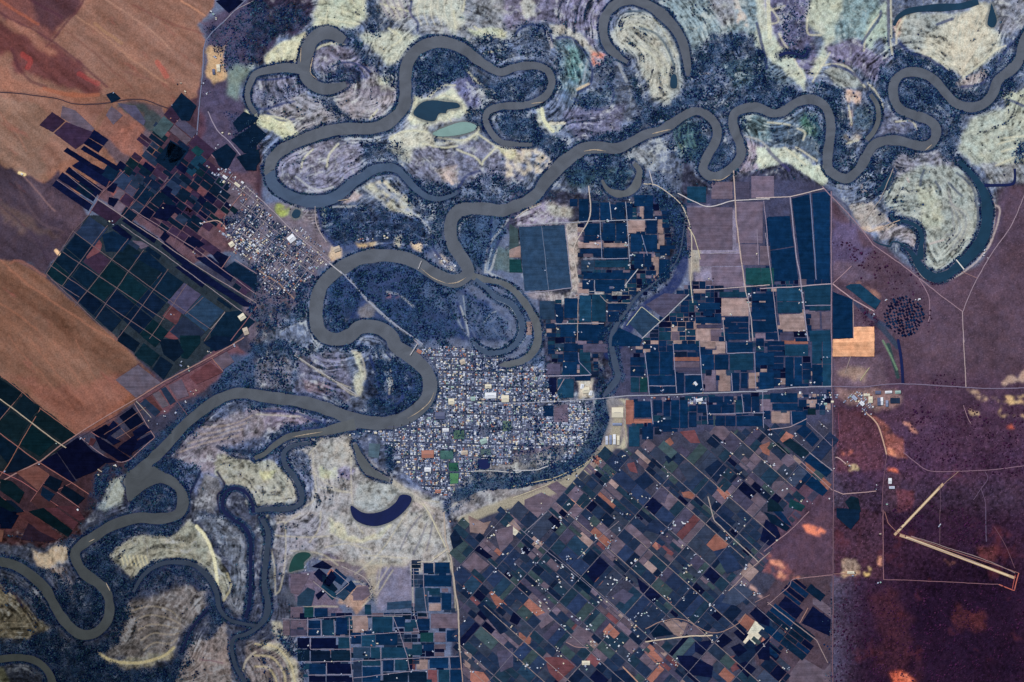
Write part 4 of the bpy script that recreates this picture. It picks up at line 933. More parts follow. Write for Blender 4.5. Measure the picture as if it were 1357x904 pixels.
# ---------------------------------------------------------------- trees
RADN = fbm(GX, GY, 11, 505, 3)
def clumps(name, mask_den, n_try, rmin, rmax, hfac, tones, seed, region=None, sat=1.0, k=6):
    r = np.random.default_rng(seed)
    x = r.uniform(-40, 1398, n_try); y = r.uniform(-40, 944, n_try)
    d = sample(mask_den, x, y); keep = r.random(n_try) < d*sat
    x, y, d = x[keep], y[keep], d[keep]; n = len(x)
    rad = r.uniform(rmin, rmax, n)*(.62+1.1*np.clip(.4+1.8*sample(RADN, x, y), 0, 1)); h = rad*hfac*r.uniform(.6, 1.3, n); z0 = sample(HGT, x, y)-.05
    a0 = r.uniform(0, 2*np.pi, n)
    ang = a0[:, None]+np.arange(k)/k*2*np.pi
    rr = rad[:, None]*r.uniform(.6, 1.25, (n, k))
    # lower ring, upper ring, crown tip
    ring1 = np.stack([x[:, None]+rr*np.cos(ang), y[:, None]+rr*np.sin(ang), np.broadcast_to((z0+h*.12)[:, None], ang.shape)], -1)
    tip = np.stack([x+r.normal(0, .2, n)*rad, y+r.normal(0, .2, n)*rad, z0+h], -1)[:, None]
    V = np.concatenate([ring1, tip], 1)
    Xw = V.copy(); Xw[..., 0] = V[..., 0]-CX; Xw[..., 1] = CY-V[..., 1]
    base_i = np.arange(n)[:, None]*(k+1)
    F = np.stack([np.broadcast_to(base_i+k, (n, k)), base_i+(np.arange(k)+1) % k, base_i+np.arange(k)], -1).reshape(-1, 3)
    t = np.asarray([lin(q) for q in tones]); ci = r.integers(0, len(t), n)
    c = t[ci]*r.uniform(.65, 1.4, n)[:, None]
    dr = np.clip(1-np.hypot((x-100)/330, (y-870)/330), 0, 1)[:, None]; c = c*(1-.72*dr)*(.7+.75*np.clip(.5+1.5*sample(n2, x, y), 0, 1))[:, None]  # leaf colour lowered in the lower-left corner to carry the lens vignette
    ea = sample(EAST, x, y)[:, None]; c = c*(1-ea)+ea*c*np.array([1.3, .62, .6])
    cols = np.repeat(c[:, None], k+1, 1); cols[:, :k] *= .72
    print(name, n)
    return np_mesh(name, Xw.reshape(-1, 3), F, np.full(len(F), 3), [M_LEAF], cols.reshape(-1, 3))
FD = DEN*(1-EAST)
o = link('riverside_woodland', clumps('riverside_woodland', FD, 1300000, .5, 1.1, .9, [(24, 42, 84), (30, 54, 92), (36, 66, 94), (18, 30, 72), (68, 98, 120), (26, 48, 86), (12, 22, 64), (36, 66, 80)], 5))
tag(o, 'dense blue green gum woodland lining the river bends', 'woodland', kind='stuff')
o = link('desert_scrub', clumps('desert_scrub', np.clip(DEN*EAST*1.3, 0, 1), 300000, .6, 1.3, .9, [(52, 38, 78), (44, 36, 74), (60, 48, 84)], 6))
tag(o, 'low dark mallee scrub on the purple eastern plain', 'scrub', kind='stuff')

# ---------------------------------------------------------------- roads and tracks
ROADS = []
def road(name, c, r, pts, w, col, curve=False):
    p = T(c, r, pts) if c is not None else P(pts)
    ROADS.append((name, smooth(p, 5) if curve else p, w, col))
LR = (170, 158, 160); PK = (160, 118, 120); RD = (132, 92, 96); WH = (190, 184, 176); DKR = (64, 52, 66)
road('road',0,0,"-150,480 100,493 220,508 300,518 400,548 550,545 640,530 760,525 850,558 895,575",1.4,(66,48,58),True)
road('track',0,0,"-150,474 100,486 220,501 300,511 400,540 550,538 640,523 760,518 850,551",.5,(160,110,96),True)
road('road',0,0,"895,580 940,640 1040,740 1130,830 1220,902",1.2,(150,118,128),True)
road('road',0,0,"1300,0 1190,110 1110,185 1078,250 1070,400 1055,560 1040,720",1.5,(112,118,146),True)
road('road',0,0,"1340,5 1250,50 1190,110",1.0,(150,140,150),True)
road('road',0,0,"1100,590 1150,690 1220,760 1300,860 1340,902",1.3,(150,140,158),True)
road('road',0,2,"1290,-20 1230,20 1060,115 860,220 720,308 560,400 400,500 310,560 210,640 100,690 0,750 -80,800",1.5,(150,116,112))
road('track',0,2,"1240,30 870,235 730,325 420,510",.7,(60,44,60))
road('track',0,2,"0,178 120,268 215,355 405,497",.8,(150,100,86)); road('road',0,2,"-60,265 0,310 160,430 300,535 540,692",1.3,(176,160,140))
road('track',0,2,"-40,470 0,490 200,640 380,750 470,810",1.0,(150,98,92)); road('track',0,2,"215,355 45,650 -20,740",.8,(150,100,86)); road('track',0,2,"120,270 -20,440",.8,(130,96,90))
road('track',0,2,"420,505 520,590 600,635 650,640 690,625",.9,(140,116,124),True); road('track',0,2,"690,625 640,590 480,480",.9,(150,100,100)); road('track',0,2,"690,625 820,510 800,480 710,330",.9,(150,120,124))
road('track',0,2,"720,318 800,405",.9,(160,150,140)); road('track',0,2,"550,495 770,350",.6,(130,96,90)); road('track',0,2,"590,530 760,430",.6,(130,96,90)); road('track',0,2,"640,555 800,475",.6,(140,100,96)); road('track',0,2,"640,460 710,530",.6,(130,96,90))
road('track',0,2,"0,690 110,740 350,902",1.0,(150,90,90)); road('track',0,2,"-20,810 130,902",1.0,(150,90,90)); road('track',0,2,"230,750 420,880",.8,(150,100,100)); road('track',0,2,"380,750 300,790",.7,(140,90,90)); road('track',0,2,"260,710 160,850",.7,(140,90,90))
road('track',0,2,"870,230 990,390",.6,(120,84,90)); road('track',0,2,"1120,90 1180,160",.6,(170,120,100))
# western orchards
for p_ in ("385,320 1115,840","330,430 870,790 ","265,500 850,902","245,545 620,902","470,235 385,320 245,545","570,290 330,610","680,360 395,720","760,420 500,790","890,520 620,890","990,600 790,890","1075,670 980,760","1190,745 1080,902","270,575 420,670"):
    road('track',0,1,p_,.75,(112,92,96))
road('road',0,1,"515,150 840,365 1020,490 1357,700",1.0,(150,134,136)); road('road',0,1,"640,285 860,440 1280,745",.9,(140,130,138)); road('road',0,1,"700,205 1040,420 1357,655",.9,(140,116,124))
road('road',0,1,"1115,840 1190,750",.8,(150,140,140)); road('track',0,1,"340,10 515,150",.7,(140,124,130)); road('track',0,1,"380,-10 540,110",.7,(130,110,120)); road('track',0,1,"300,50 490,180",.7,(130,110,120))
road('track',0,1,"560,90 470,235",.7,(130,90,96)); road('track',0,1,"660,0 540,120",.7,(130,100,110)); road('track',0,1,"800,50 640,250",.7,(120,90,96)); road('track',0,1,"940,0 700,270",.7,(120,90,96)); road('track',0,1,"1280,120 1190,240 1190,300",.9,(150,110,110),True)
road('track',0,1,"1060,280 1150,265 1200,310",1.2,(180,150,140),True); road('track',0,1,"1240,470 1357,545",.9,(150,130,140)); road('track',0,1,"1220,450 1170,520",.9,(150,110,110)); road('road',0,1,"1220,902 1300,800 1357,720",1.0,(130,90,96))
# town of the west bank
road('road',1,1,"-60,80 60,190 200,330 400,500",1.0,(160,150,160)); road('road',1,1,"-80,330 40,400 200,560",1.0,(150,140,150)); road('road',1,1,"310,190 320,290 370,380",.9,(176,164,166),True)
road('road',1,1,"0,520 120,600 200,680",1.8,(146,120,110)); road('road',1,1,"440,530 600,700 740,820 880,920",1.5,(150,156,176)); road('road',1,2,"830,-10 860,20",1.3,(160,150,160))
road('road',1,2,"200,75 330,155 430,220 540,290",1.1,(170,168,170))
# central farmland
road('road',2,1,"10,255 70,210 150,180",1.0,(190,184,176),True); road('road',2,1,"20,290 410,268 590,262 760,260",.9,(166,168,180)); road('road',2,1,"400,80 405,240 330,380 325,460 345,600",1.4,(190,178,170),True)
road('track',2,1,"275,285 310,620 60,650",1.0,(150,146,164)); road('track',2,1,"150,295 188,635",.7,(110,124,150)); road('track',2,1,"510,165 520,260",.7,(170,176,190)); road('track',2,1,"595,165 610,420 620,520",.8,(160,164,180)); road('track',2,1,"460,270 470,470",.7,(140,150,176)); road('track',2,1,"680,340 710,450",.7,(130,140,170))
road('road',2,1,"690,70 760,80 870,160 910,220 940,320 945,440 940,600 950,700",1.2,(196,186,170),True); road('road',2,1,"720,0 740,80",1.1,(190,186,190)); road('road',2,1,"870,120 960,165 1040,190 1165,160 1357,150",1.2,(200,194,196),True)
road('road',2,1,"925,300 960,360 990,470",1.0,(200,190,160),True); road('road',2,1,"1165,0 1180,250 1205,440 1230,640",1.6,(186,166,158)); road('road',2,1,"1230,640 1260,780 1268,902",1.2,(176,166,168)); road('road',2,1,"950,632 1100,625 1357,605",1.0,(186,170,170))
road('track',2,1,"660,520 590,610",1.0,(190,190,196)); road('track',2,1,"600,820 680,720 780,800",.9,(196,196,170)); road('road',2,1,"680,890 790,790 930,655",1.2,(170,170,176)); road('track',2,1,"370,470 610,465",.7,(160,160,180)); road('track',2,1,"620,700 500,700 460,660",.7,(160,150,150))
road('track',2,1,"430,580 430,640",.6,(160,160,180)); road('track',2,1,"220,810 480,808",.8,(176,170,180)); road('track',2,1,"1290,310 1300,500",.7,(150,140,160)); road('track',2,1,"1040,440 1190,430",.6,(160,150,160)); road('track',2,1,"1325,160 1357,500",.9,(150,136,156))
road('track',2,1,"345,600 340,900",.8,(166,150,150)); road('track',2,1,"1110,780 1120,902",.8,(170,160,170)); road('track',2,1,"1245,660 1250,902",.8,(160,150,170))
road('road',3,1,"-60,145 120,140 300,95",1.2,(196,180,176)); road('road',3,1,"120,140 150,430 175,570 195,750 215,902",1.6,(150,142,160)); road('road',3,1,"225,120 258,578",.9,(124,136,170)); road('road',3,1,"338,110 340,902",1.3,(146,122,138)); road('road',3,2,"340,0 340,240",1.2,(150,126,140))
road('road',3,1,"-40,625 30,620 340,600",1.2,(176,160,170)); road('road',3,1,"-10,330 25,600 60,902",.9,(150,140,156)); road('track',3,1,"200,715 340,712",.8,(150,146,170))
road('road',3,1,"345,600 450,680 565,745",1.4,(180,150,156)); road('road',3,1,"452,680 456,885",.9,(176,150,150)); road('track',3,1,"345,600 445,505",.9,(170,140,150))
road('road',3,1,"290,85 430,230 490,300 560,395 700,490 800,570 900,650 1030,745",1.2,(150,124,136)); road('road',3,1,"1370,100 1320,220 1270,320 1190,430 1110,570 1060,680 1035,745",1.2,(152,132,146),True); road('road',3,1,"1032,745 1040,910",1.1,(170,150,156))
road('road',3,2,"1036,-10 1045,120 1050,245",1.1,(176,156,156)); road('track',3,1,"800,570 850,660 858,760 850,800",1.0,(150,124,140),True); road('track',3,1,"490,300 600,150 665,-10",.9,(160,150,146)); road('track',3,1,"490,300 540,325 700,262",.8,(200,176,156))
road('track',3,1,"1030,535 1110,570",.8,(150,116,116))
road('highway',3,2,"-60,262 0,258 170,245 340,240",1.4,(150,150,166),True); road('highway',3,2,"340,240 500,244 620,230 720,227 850,232 1050,245 1200,250 1400,245",1.2,(124,112,136),True)
road('highway',2,2,"1345,265 1000,275 760,288 600,293 480,306 300,318 0,330 -120,328",1.4,(156,158,172)); road('highway',1,2,"1300,332 1150,352 920,352",1.1,(130,132,150))
road('road',3,2,"340,240 345,400 350,902",1.4,(120,94,108)); road('road',3,3,"350,-20 345,904",1.4,(112,84,96)); road('road',3,3,"345,900 343,1010",1.4,(112,84,96))
road('road',3,2,"520,375 580,440 610,520 630,600",1.6,(196,160,140),True); road('road',3,2,"630,600 612,760 605,902",1.0,(112,80,96)); road('road',3,3,"612,-10 615,360",.9,(150,108,116)); road('track',3,3,"615,360 900,373 1220,384 1240,395",.8,(140,100,110)); road('track',3,3,"350,330 450,330",.8,(150,110,110)); road('track',3,3,"195,350 345,335",.9,(160,124,130))
road('road',3,2,"720,590 780,640 860,688 1000,690 1200,680 1357,660 1420,655",1.0,(134,104,122),True); road('track',3,2,"360,615 380,620 415,650",1.2,(190,160,160),True); road('track',3,2,"350,790 400,810 480,803 575,793",1.0,(180,150,150)); road('track',3,2,"1035,340 1060,410 1080,440",.8,(150,120,130),True)
road('track',3,2,"915,760 915,902",.6,(104,80,100)); road('track',3,2,"1150,690 1165,730 1130,780 1090,840",.8,(104,84,110),True); road('track',3,2,"1130,780 1150,840 1155,902",.8,(104,84,110),True); road('track',3,3,"912,-10 912,180",.6,(110,84,96)); road('track',3,3,"1155,-10 1158,160",1.4,(88,74,100)); road('track',3,3,"1200,80 1260,180 1310,300",.7,(110,76,90),True)
road('track',3,2,"375,380 380,500 370,560",.9,(124,70,90)); road('track',3,2,"440,80 410,170",1.0,(150,132,130)); road('track',3,2,"540,140 490,210",1.2,(170,160,130)); road('track',3,2,"0,470 120,455 210,410",1.0,(160,146,156)); road('track',3,2,"125,370 130,445",.7,(150,140,160)); road('track',3,2,"210,430 345,560",.7,(130,120,140)); road('track',3,2,"220,590 350,690",.9,(150,140,150)); road('track',3,2,"180,640 345,790",1.0,(160,130,136))
# airstrip surrounds
road('track',3,3,"1330,325 1200,280 1000,215 850,165 690,110 640,60 620,0",.8,(150,104,100)); road('track',3,3,"1330,325 1305,420 1225,385",1.2,(190,104,90)); road('track',3,3,"1310,335 1295,408",1.0,(170,84,80)); road('track',3,2,"930,760 1010,690",.9,(150,120,110))
for p_ in ("760,130 1180,265 1310,325","740,140 1130,280"): road('taxiway',3,3,p_,.9,(150,130,130))
# south-west farms
road('road',1,3,"990,0 1000,150 1030,250 1050,420 1065,520 1075,740",2.0,(176,162,150),True); road('road',1,3,"1000,190 960,110 920,20 880,-40",1.4,(200,194,170)); road('road',1,3,"1010,200 940,250 930,265 850,268",1.0,(196,186,170))
for p_ in ("135,568 250,570 480,552 820,545","180,660 490,658 740,640 860,635","250,795 500,790 810,775 1070,765","490,560 500,790 510,900","720,555 760,640 800,770 810,840","655,720 665,870","830,300 835,540 860,640","370,800 370,862 505,862","285,660 285,730 500,728","340,570 345,655","410,570 415,655","270,865 365,865","1020,770 1025,830","880,265 885,400 905,560","940,265 940,325","510,880 950,830","270,560 270,660"):
    road('track',1,3,p_,.8,(140,132,150))
road('track',1,3,"1075,740 1090,902",1.4,(166,140,130)); road('track',1,3,"300,370 400,450 470,480",.9,(150,140,140)); road('track',1,3,"395,300 490,380 420,440",.8,(150,140,150)); road('track',1,3,"450,290 570,350 610,420 600,450",1.2,(160,152,150),True)
road('track',2,3,"1030,-80 1060,45 1130,110 1300,270",1.3,(170,156,150)); road('track',2,3,"1140,420 1250,310 1357,215",1.2,(160,140,136)); road('track',2,3,"0,60 60,110 350,350 640,600",.8,(120,116,136)); road('track',2,3,"700,690 940,658 1055,655",1.6,(206,188,166)); road('track',2,3,"700,620 790,580 900,570 1050,640 1180,600 1230,540",.9,(160,130,120),True)
road('track',2,3,"60,110 180,0",.9,(130,126,140)); road('track',2,3,"340,250 420,170 560,50",.8,(130,120,130)); road('track',2,3,"580,820 660,902",1.6,(180,140,120)); road('track',2,3,"280,690 330,715 400,720",.9,(160,130,130),True); road('track',2,3,"1280,480 1357,440",.8,(150,120,120)); road('track',3,3,"0,495 110,400 130,360 200,350",.9,(150,124,130),True)
road('track',3,3,"-20,210 110,110 220,0",1.2,(150,120,130)); road('track',3,3,"0,480 260,680 320,800",1.1,(150,130,130)); road('track',3,3,"215,510 170,590",.9,(170,130,120))
road('track',2,2,"0,830 160,770 200,750",1.0,(196,186,160)); road('track',2,2,"0,770 200,730 330,680 410,630",.9,(190,180,150)); road('track',2,2,"0,685 130,680 200,655",1.2,(196,196,200)); road('track',2,2,"595,310 580,440 600,560",1.0,(166,150,150)); road('track',2,2,"270,200 235,260",.8,(170,150,156)); road('track',2,2,"170,185 410,180",1.0,(176,170,190)); road('track',2,2,"345,60 350,110 415,180",.7,(140,140,170))
road('track',1,2,"1110,690 1240,685 1357,695 1400,690",1.1,(190,190,190),True); road('track',1,2,"1168,622 1235,622 1240,678",.8,(176,170,180))
road('track',2,2,"695,55 720,285",.8,(150,154,180)); road('track',2,2,"845,10 865,275",.8,(150,150,176)); road('track',2,2,"985,0 1005,265",.8,(150,150,176)); road('track',2,2,"1125,0 1130,65 1280,60",.8,(150,150,176)); road('track',2,2,"730,310 740,440",.8,(150,150,176)); road('track',2,2,"1020,300 1030,440",.7,(150,150,176)); road('track',2,2,"1210,280 1220,380",.7,(150,150,176)); road('track',2,2,"905,180 1000,178",.7,(150,150,176)); road('track',2,2,"1155,170 1160,265",.7,(150,150,176)); road('track',2,2,"715,237 860,237",.7,(150,150,176)); road('track',2,2,"1275,60 1285,260",.7,(150,150,176)); road('track',2,2,"1025,385 1330,380",.7,(150,150,176)); road('track',2,2,"1320,270 1325,460",.7,(150,150,176))
def zdrape(off):
    return lambda x, y: np.maximum(sample(HGT, x, y), np.where(sample(BANK, x, y) < 1.5, .25, -1))+off
for i, (n_, p_, w_, c_) in enumerate(ROADS):
    cl = resample(p_, 2.2); jit = np.cumsum(rng.normal(0, .1, (len(cl), 2)), 0); jit -= np.linspace(0, 1, len(cl))[:, None]*jit[-1]
    cl = cl+np.clip(jit, -.8, .8)
    ww = w_*(1+.3*np.convolve(rng.normal(0, .5, len(cl)), np.ones(5)/5, 'same'))
    o = link(n_, strip_mesh(n_, cl, ww, zdrape(.12+.0012*(i % 60)+(.3 if n_ in('road','highway') else .26)), paint(c_, .9, .3), 2)); tag(o, kind='structure')
# sandbars on the inner bends
for c_, r_, pts, w_ in ((2,0,"375,800 430,792 490,800",1.3),(2,0,"735,708 790,694 835,684",1.4),(1,1,"1010,598 1060,592 1110,566",1.1),(1,1,"868,516 930,566 1005,598",1.0),(1,2,"800,408 860,372 915,322 940,270",1.1),(0,3,"470,160 500,145",1.0),(0,3,"560,375 582,420",.9),(1,1,"430,160 500,150",1.2),(2,1,"30,235 100,190 150,172",1.6),(1,0,"235,250 232,330",1.2),(1,0,"300,290 285,380 320,420",1.2),(2,1,"1050,48 1100,50 1150,20",1.1),(3,0,"870,765 835,795",1.2),(2,0,"95,548 160,540",1.0),(1,2,"350,480 250,496 190,508",1.0)):
    cl = resample(smooth(T(c_, r_, pts), 5), 1.5); tt = np.linspace(0, 1, len(cl))
    o = link('sandbar', strip_mesh('sandbar', cl, w_*np.sin(np.pi*np.clip(tt, .04, .96))**.6*(1+.25*rng.normal(0, 1, len(cl))), lambda x, y: np.full(x.shape, .34), paint((176,160,140), .95, .3), 2)); tag(o, kind='structure')
# airstrips
for p_, w_ in (("675,122 790,0",3.4),("700,125 760,145 1000,235 1310,352",3.6)):
    cl = resample(T(3,3,p_), 3)
    if p_.startswith('675'): cl = resample(np.vstack([T(3,3,"672,124"), T(3,2,"930,755")]), 3)
    o = link('runway', strip_mesh('runway', cl, w_, zdrape(.3), paint((190,160,130), .9, .3), 2)); tag(o, kind='structure')
    o = link('runway_strip', strip_mesh('runway_strip', cl[3:-3], w_*.42, zdrape(.36), paint((226,206,170), .9, .2), 2)); tag(o, kind='structure')
# ---------------------------------------------------------------- fields: every parcel is an object
PAL = dict(B=(15,44,82), N=(12,20,52), T=(26,62,88), G=(24,64,74), L=(42,66,94), D=(14,33,56), E=(16,39,52), S=(38,54,80), X=(36,54,84), Y=(34,58,80), Z=(54,66,88), J=(20,36,64),
           V=(106,99,118), P=(146,130,128), O=(146,102,94), R=(104,68,76), W=(206,206,190), K=(54,42,64), M=(98,90,106), Q=(226,172,138), U=(72,72,98), H=(60,80,88))
CROP = set('BNTGLDESUHXYZJ')
WORD = dict(X='inky slate', Y='dark sea green', Z='faded slate', J='dark indigo', B='deep blue', N='blackish navy', T='teal blue', G='green teal', L='slate blue', D='dark petrol green', E='dark bottle green', S='dusky slate', U='dull violet', H='grey green',
            V='violet grey', P='pinkish beige', O='orange brown', R='brick red', W='chalk white', K='dark plum', M='mauve brown', Q='pale apricot')
PARC = []   # (polygon, key, prio)
def parcel(poly, key, prio=0): PARC.append((np.asarray(poly, float), key, prio))
def boxes(c, r, txt):
    for q in txt.split(';'):
        q = q.split()
        if not q: continue
        x0, y0, x1, y1 = map(float, q[1].split(','))
        parcel(T(c, r, f"{x0},{y0} {x1},{y0} {x1},{y1} {x0},{y1}"), q[0], 2)
def quads(c, r, txt):
    for q in txt.split(';'):
        q = q.split()
        if q: parcel(T(c, r, ' '.join(q[1:])), q[0], 2)
def qgrid(corners, us, vs, rows, gap=.45, prio=1):
    A, B, C_, D_ = [np.array(q, float) for q in corners]
    f = lambda u, v: (A*(1-u)+B*u)*(1-v)+(D_*(1-u)+C_*u)*v
    LU = np.hypot(*(B-A)); LV = np.hypot(*(D_-A))
    for j in range(len(vs)-1):
        for i in range(len(us)-1):
            k = rows[j][i % len(rows[j])]
            if k == '.': continue
            gu, gv = gap/LU, gap/LV
            u0, u1, v0, v1 = us[i]+gu, us[i+1]-gu, vs[j]+gv, vs[j+1]-gv
            if (u1-u0)*LU < .8 or (v1-v0)*LV < .8: continue
            parcel([f(u0, v0), f(u1, v0), f(u1, v1), f(u0, v1)], k, prio)
def clip_in(poly, region):
    c = poly.mean(0); return inside(region, np.array([c[0]]), np.array([c[1]]))[0]
def kd(region, ang, wmin, lmin, pick, seed, gap=.4, long_first=1.7, jitter=.12, prio=0):
    """divide a rotated frame into parcels the way paddocks are cut: halves of halves, along and across the rows"""
    r = random.Random(seed); region = np.asarray(region, float)
    ca, sa = math.cos(ang), math.sin(ang); M_ = np.array([[ca, sa], [-sa, ca]])
    q = region @ M_.T
    def rec(a, b, c, d, dep):
        w, h = b-a, d-c
        if dep > 13: return
        if (w > lmin*1.9) or (h > wmin*1.9) or (w > lmin*1.25 and r.random() < .5) or (h > wmin*1.3 and r.random() < .55):
            t = .5+r.uniform(-jitter, jitter)
            if w/lmin > h/wmin: rec(a, a+w*t, c, d, dep+1); rec(a+w*t, b, c, d, dep+1)
            else: rec(a, b, c, c+h*t, dep+1); rec(a, b, c+h*t, d, dep+1)
            return
        g_ = gap*r.uniform(.6, 1.5)
        p = np.array([[a+g_, c+g_], [b-g_, c+g_], [b-g_, d-g_], [a+g_, d-g_]]) @ M_
        if inside(region, p[:, 0], p[:, 1]).sum() >= 3 and clip_in(p, region):
            k = pick(p.mean(0), r)
            if k != '.': parcel(p, k, prio)
    rec(q[:, 0].min(), q[:, 0].max(), q[:, 1].min(), q[:, 1].max(), 0)

# western orchard block
qgrid([(118,286),(298,412),(216,503),(61,362)], [0,.14,.27,.40,.56,.70,.83,1], [0,.31,.555,.80,1],
      ["SEEEDUL", "DKEEDDS", "DDEDDED", "EDDDDDE"], .5)
parcel(T(0,1,"1190,750 1270,740 1350,800 1220,920 1110,960 1115,842"), 'D', 2)
quads(0,2,"E 760,10 845,75 800,135 710,75;D 850,80 915,125 865,205 805,150;D 840,-10 940,-10 975,60 920,110 865,70;E 950,-30 1060,-30 1060,10 990,95 960,90;D 640,-60 740,10 710,60 620,0;D 1075,10 1130,-30 1250,-20 1230,15 1140,55")
quads(0,1,"S 690,370 740,400 700,460 650,420;V 700,370 750,375 790,400 745,415;M 800,510 870,550 850,570 790,560;R 860,770 910,700 965,745 935,820;R 870,880 920,820 975,860 930,902;R 450,440 520,360 540,390 530,430 460,470;K 480,210 520,160 650,240 600,285")
# dark strips north of it
quads(0,0,"K 208,662 275,592 345,640 280,700;K 285,705 350,645 500,700 440,762 400,790;N 470,728 497,685 575,740 548,772;N 440,758 468,730 545,775 520,808;N 425,790 445,770 640,890 620,905;N 335,800 355,780 480,860 460,880;N 460,880 480,862 560,905 530,930;M 330,560 400,585 500,680 470,710 320,620")
quads(0,1,"N 275,80 300,48 490,175 468,215;N 305,42 330,8 515,125 492,165;N 345,8 365,-20 545,100 520,130;N 380,-25 420,-50 580,50 560,90;D 400,100 420,60 500,110 470,150;N 580,60 625,70 600,120 565,105;N 575,140 630,150 600,195 570,175;N 645,265 668,248 835,355 815,385;N 590,302 622,285 700,350 683,378;N 850,400 875,375 1005,480 990,520;N 845,355 870,320 900,345 870,380;N 925,510 1000,490 1110,560 1070,620;N 1030,460 1110,455 1240,550 1220,590;N 1020,500 1180,610 1350,720 1290,720 1080,590;D 700,450 780,430 880,520 860,540 780,500;N 850,110 880,78 915,100 890,140;N 805,245 860,175 935,185 930,215 880,270;N 990,365 1020,345 1085,390 1050,410;N 1125,450 1150,425 1210,455 1175,510;D 540,340 600,320 690,370 650,430 560,430;D 1185,520 1240,480 1357,550 1357,640")
kd(T(0,1,"530,20 640,-20 900,-60 1080,80 1150,200 1060,280 1150,400 1357,560 1357,700 1100,560 830,350 640,235 530,130"), R(35.5), 11, 17, lambda c, r: r.choice('DSSKKMSDDDNKDUK'), 11, .5)
kd(T(0,1,"860,400 1000,490 1250,660 1300,760 1190,750 1000,600 890,530 760,420 700,330"), R(35.5), 9, 22, lambda c, r: r.choice('NNDS'), 12, .5)
kd(P("195,140 225,150 262,150 262,180 300,215 330,240 320,250 270,240 200,235 180,190"), R(40), 14, 20, lambda c, r: r.choice('DUTKHKM.'), 13, .6)
quads(0,0,"U 620,545 720,560 770,640 760,665 700,620;M 560,610 590,560 650,610 600,660;D 900,740 1000,795 940,880 860,850;D 820,850 900,745 990,800 900,910;G 1010,795 1040,770 1080,800 1050,830;D 905,560 960,490 1040,560 1000,640 960,640;D 560,500 600,485 640,520 590,545;N 1140,5 1210,-15 1290,5 1210,70;D 1230,650 1290,590 1357,620 1357,640 1260,700;D 1220,740 1357,650 1357,800 1290,810;D 1120,810 1200,760 1250,810 1200,900 1160,880;D 1250,830 1357,790 1357,902 1300,902")
quads(1,0,"D -30,640 30,690 55,710 0,770 -40,780;D -40,800 10,790 20,850 -10,890")
kd(P("158,190 205,160 235,175 300,240 318,300 290,320 150,235"), R(37), 9, 15, lambda c, r: r.choice('DEKDSDNKJDR.'), 14, .45)
# south-west corner block
qgrid([(-8,490),(103,577),(62,610),(-34,536)], [0,.16,.32,.55,.78,1], [0,.42,1], ["EEEEE", "DEDEE"], .5)
quads(0,2,"E -60,230 0,200 115,275 60,345 0,305;E 125,280 210,350 155,420 70,355;E 215,365 400,500 330,530 160,420;D -60,320 0,320 50,360 0,420 -60,380;E 60,370 150,435 90,540 0,480 -10,430;E 160,440 290,535 210,610 100,545;D 0,500 95,560 40,650 0,600 -60,560;D 100,570 190,640 90,690 30,700 45,660;E 0,730 60,740 130,800 100,860 0,790;O 85,695 190,655 262,705 200,790;R 165,850 200,795 300,870 280,902 220,902;D 262,710 330,740 300,800 230,760;D 225,770 290,810 260,850 215,815;D 340,760 450,830 410,870 320,800;E 0,820 90,890 60,902 -60,902;N 215,640 300,590 400,740 380,745;N 300,585 410,510 560,640 500,690 400,730;N 430,515 470,550 440,520;N 420,510 490,580 620,640 560,645 470,600;N 480,485 560,440 600,470 560,520;R 480,510 510,520 490,555 465,550;R 565,440 600,425 630,435 600,465;N 500,500 530,510 690,620 640,640 530,570;N 560,490 640,530 600,550 550,510;N 630,400 700,350 760,430 690,470;N 600,420 640,460 570,510 540,490;N 700,480 760,440 800,470 720,520;N 650,540 710,500 730,530 690,610 620,570;N 720,530 800,490 815,510 700,590;S 740,330 770,305 850,375 820,400;R 760,305 800,290 860,365 840,375;M 805,280 840,265 895,340 860,355;S 850,255 880,240 930,320 900,340;M 890,235 960,200 1000,290 940,310;R 1000,190 1110,110 1180,165 1040,230;V 610,205 730,125 850,220 720,300;O 745,240 800,215 840,235 770,270;M 1120,95 1200,55 1240,110 1180,150")
quads(0,3,"E 150,0 230,-20 385,100 360,135;R 230,-20 300,-20 415,60 390,95;R 110,20 170,20 330,130 300,150 200,100;K 150,60 300,150 230,160 110,150;N -40,0 90,0 60,60 -40,70;D 0,-60 60,-60 130,0 60,10;N 0,-30 100,20 60,90 0,90;O -20,90 20,100 10,160 -20,160;R 300,-30 400,-30 450,40 420,50")
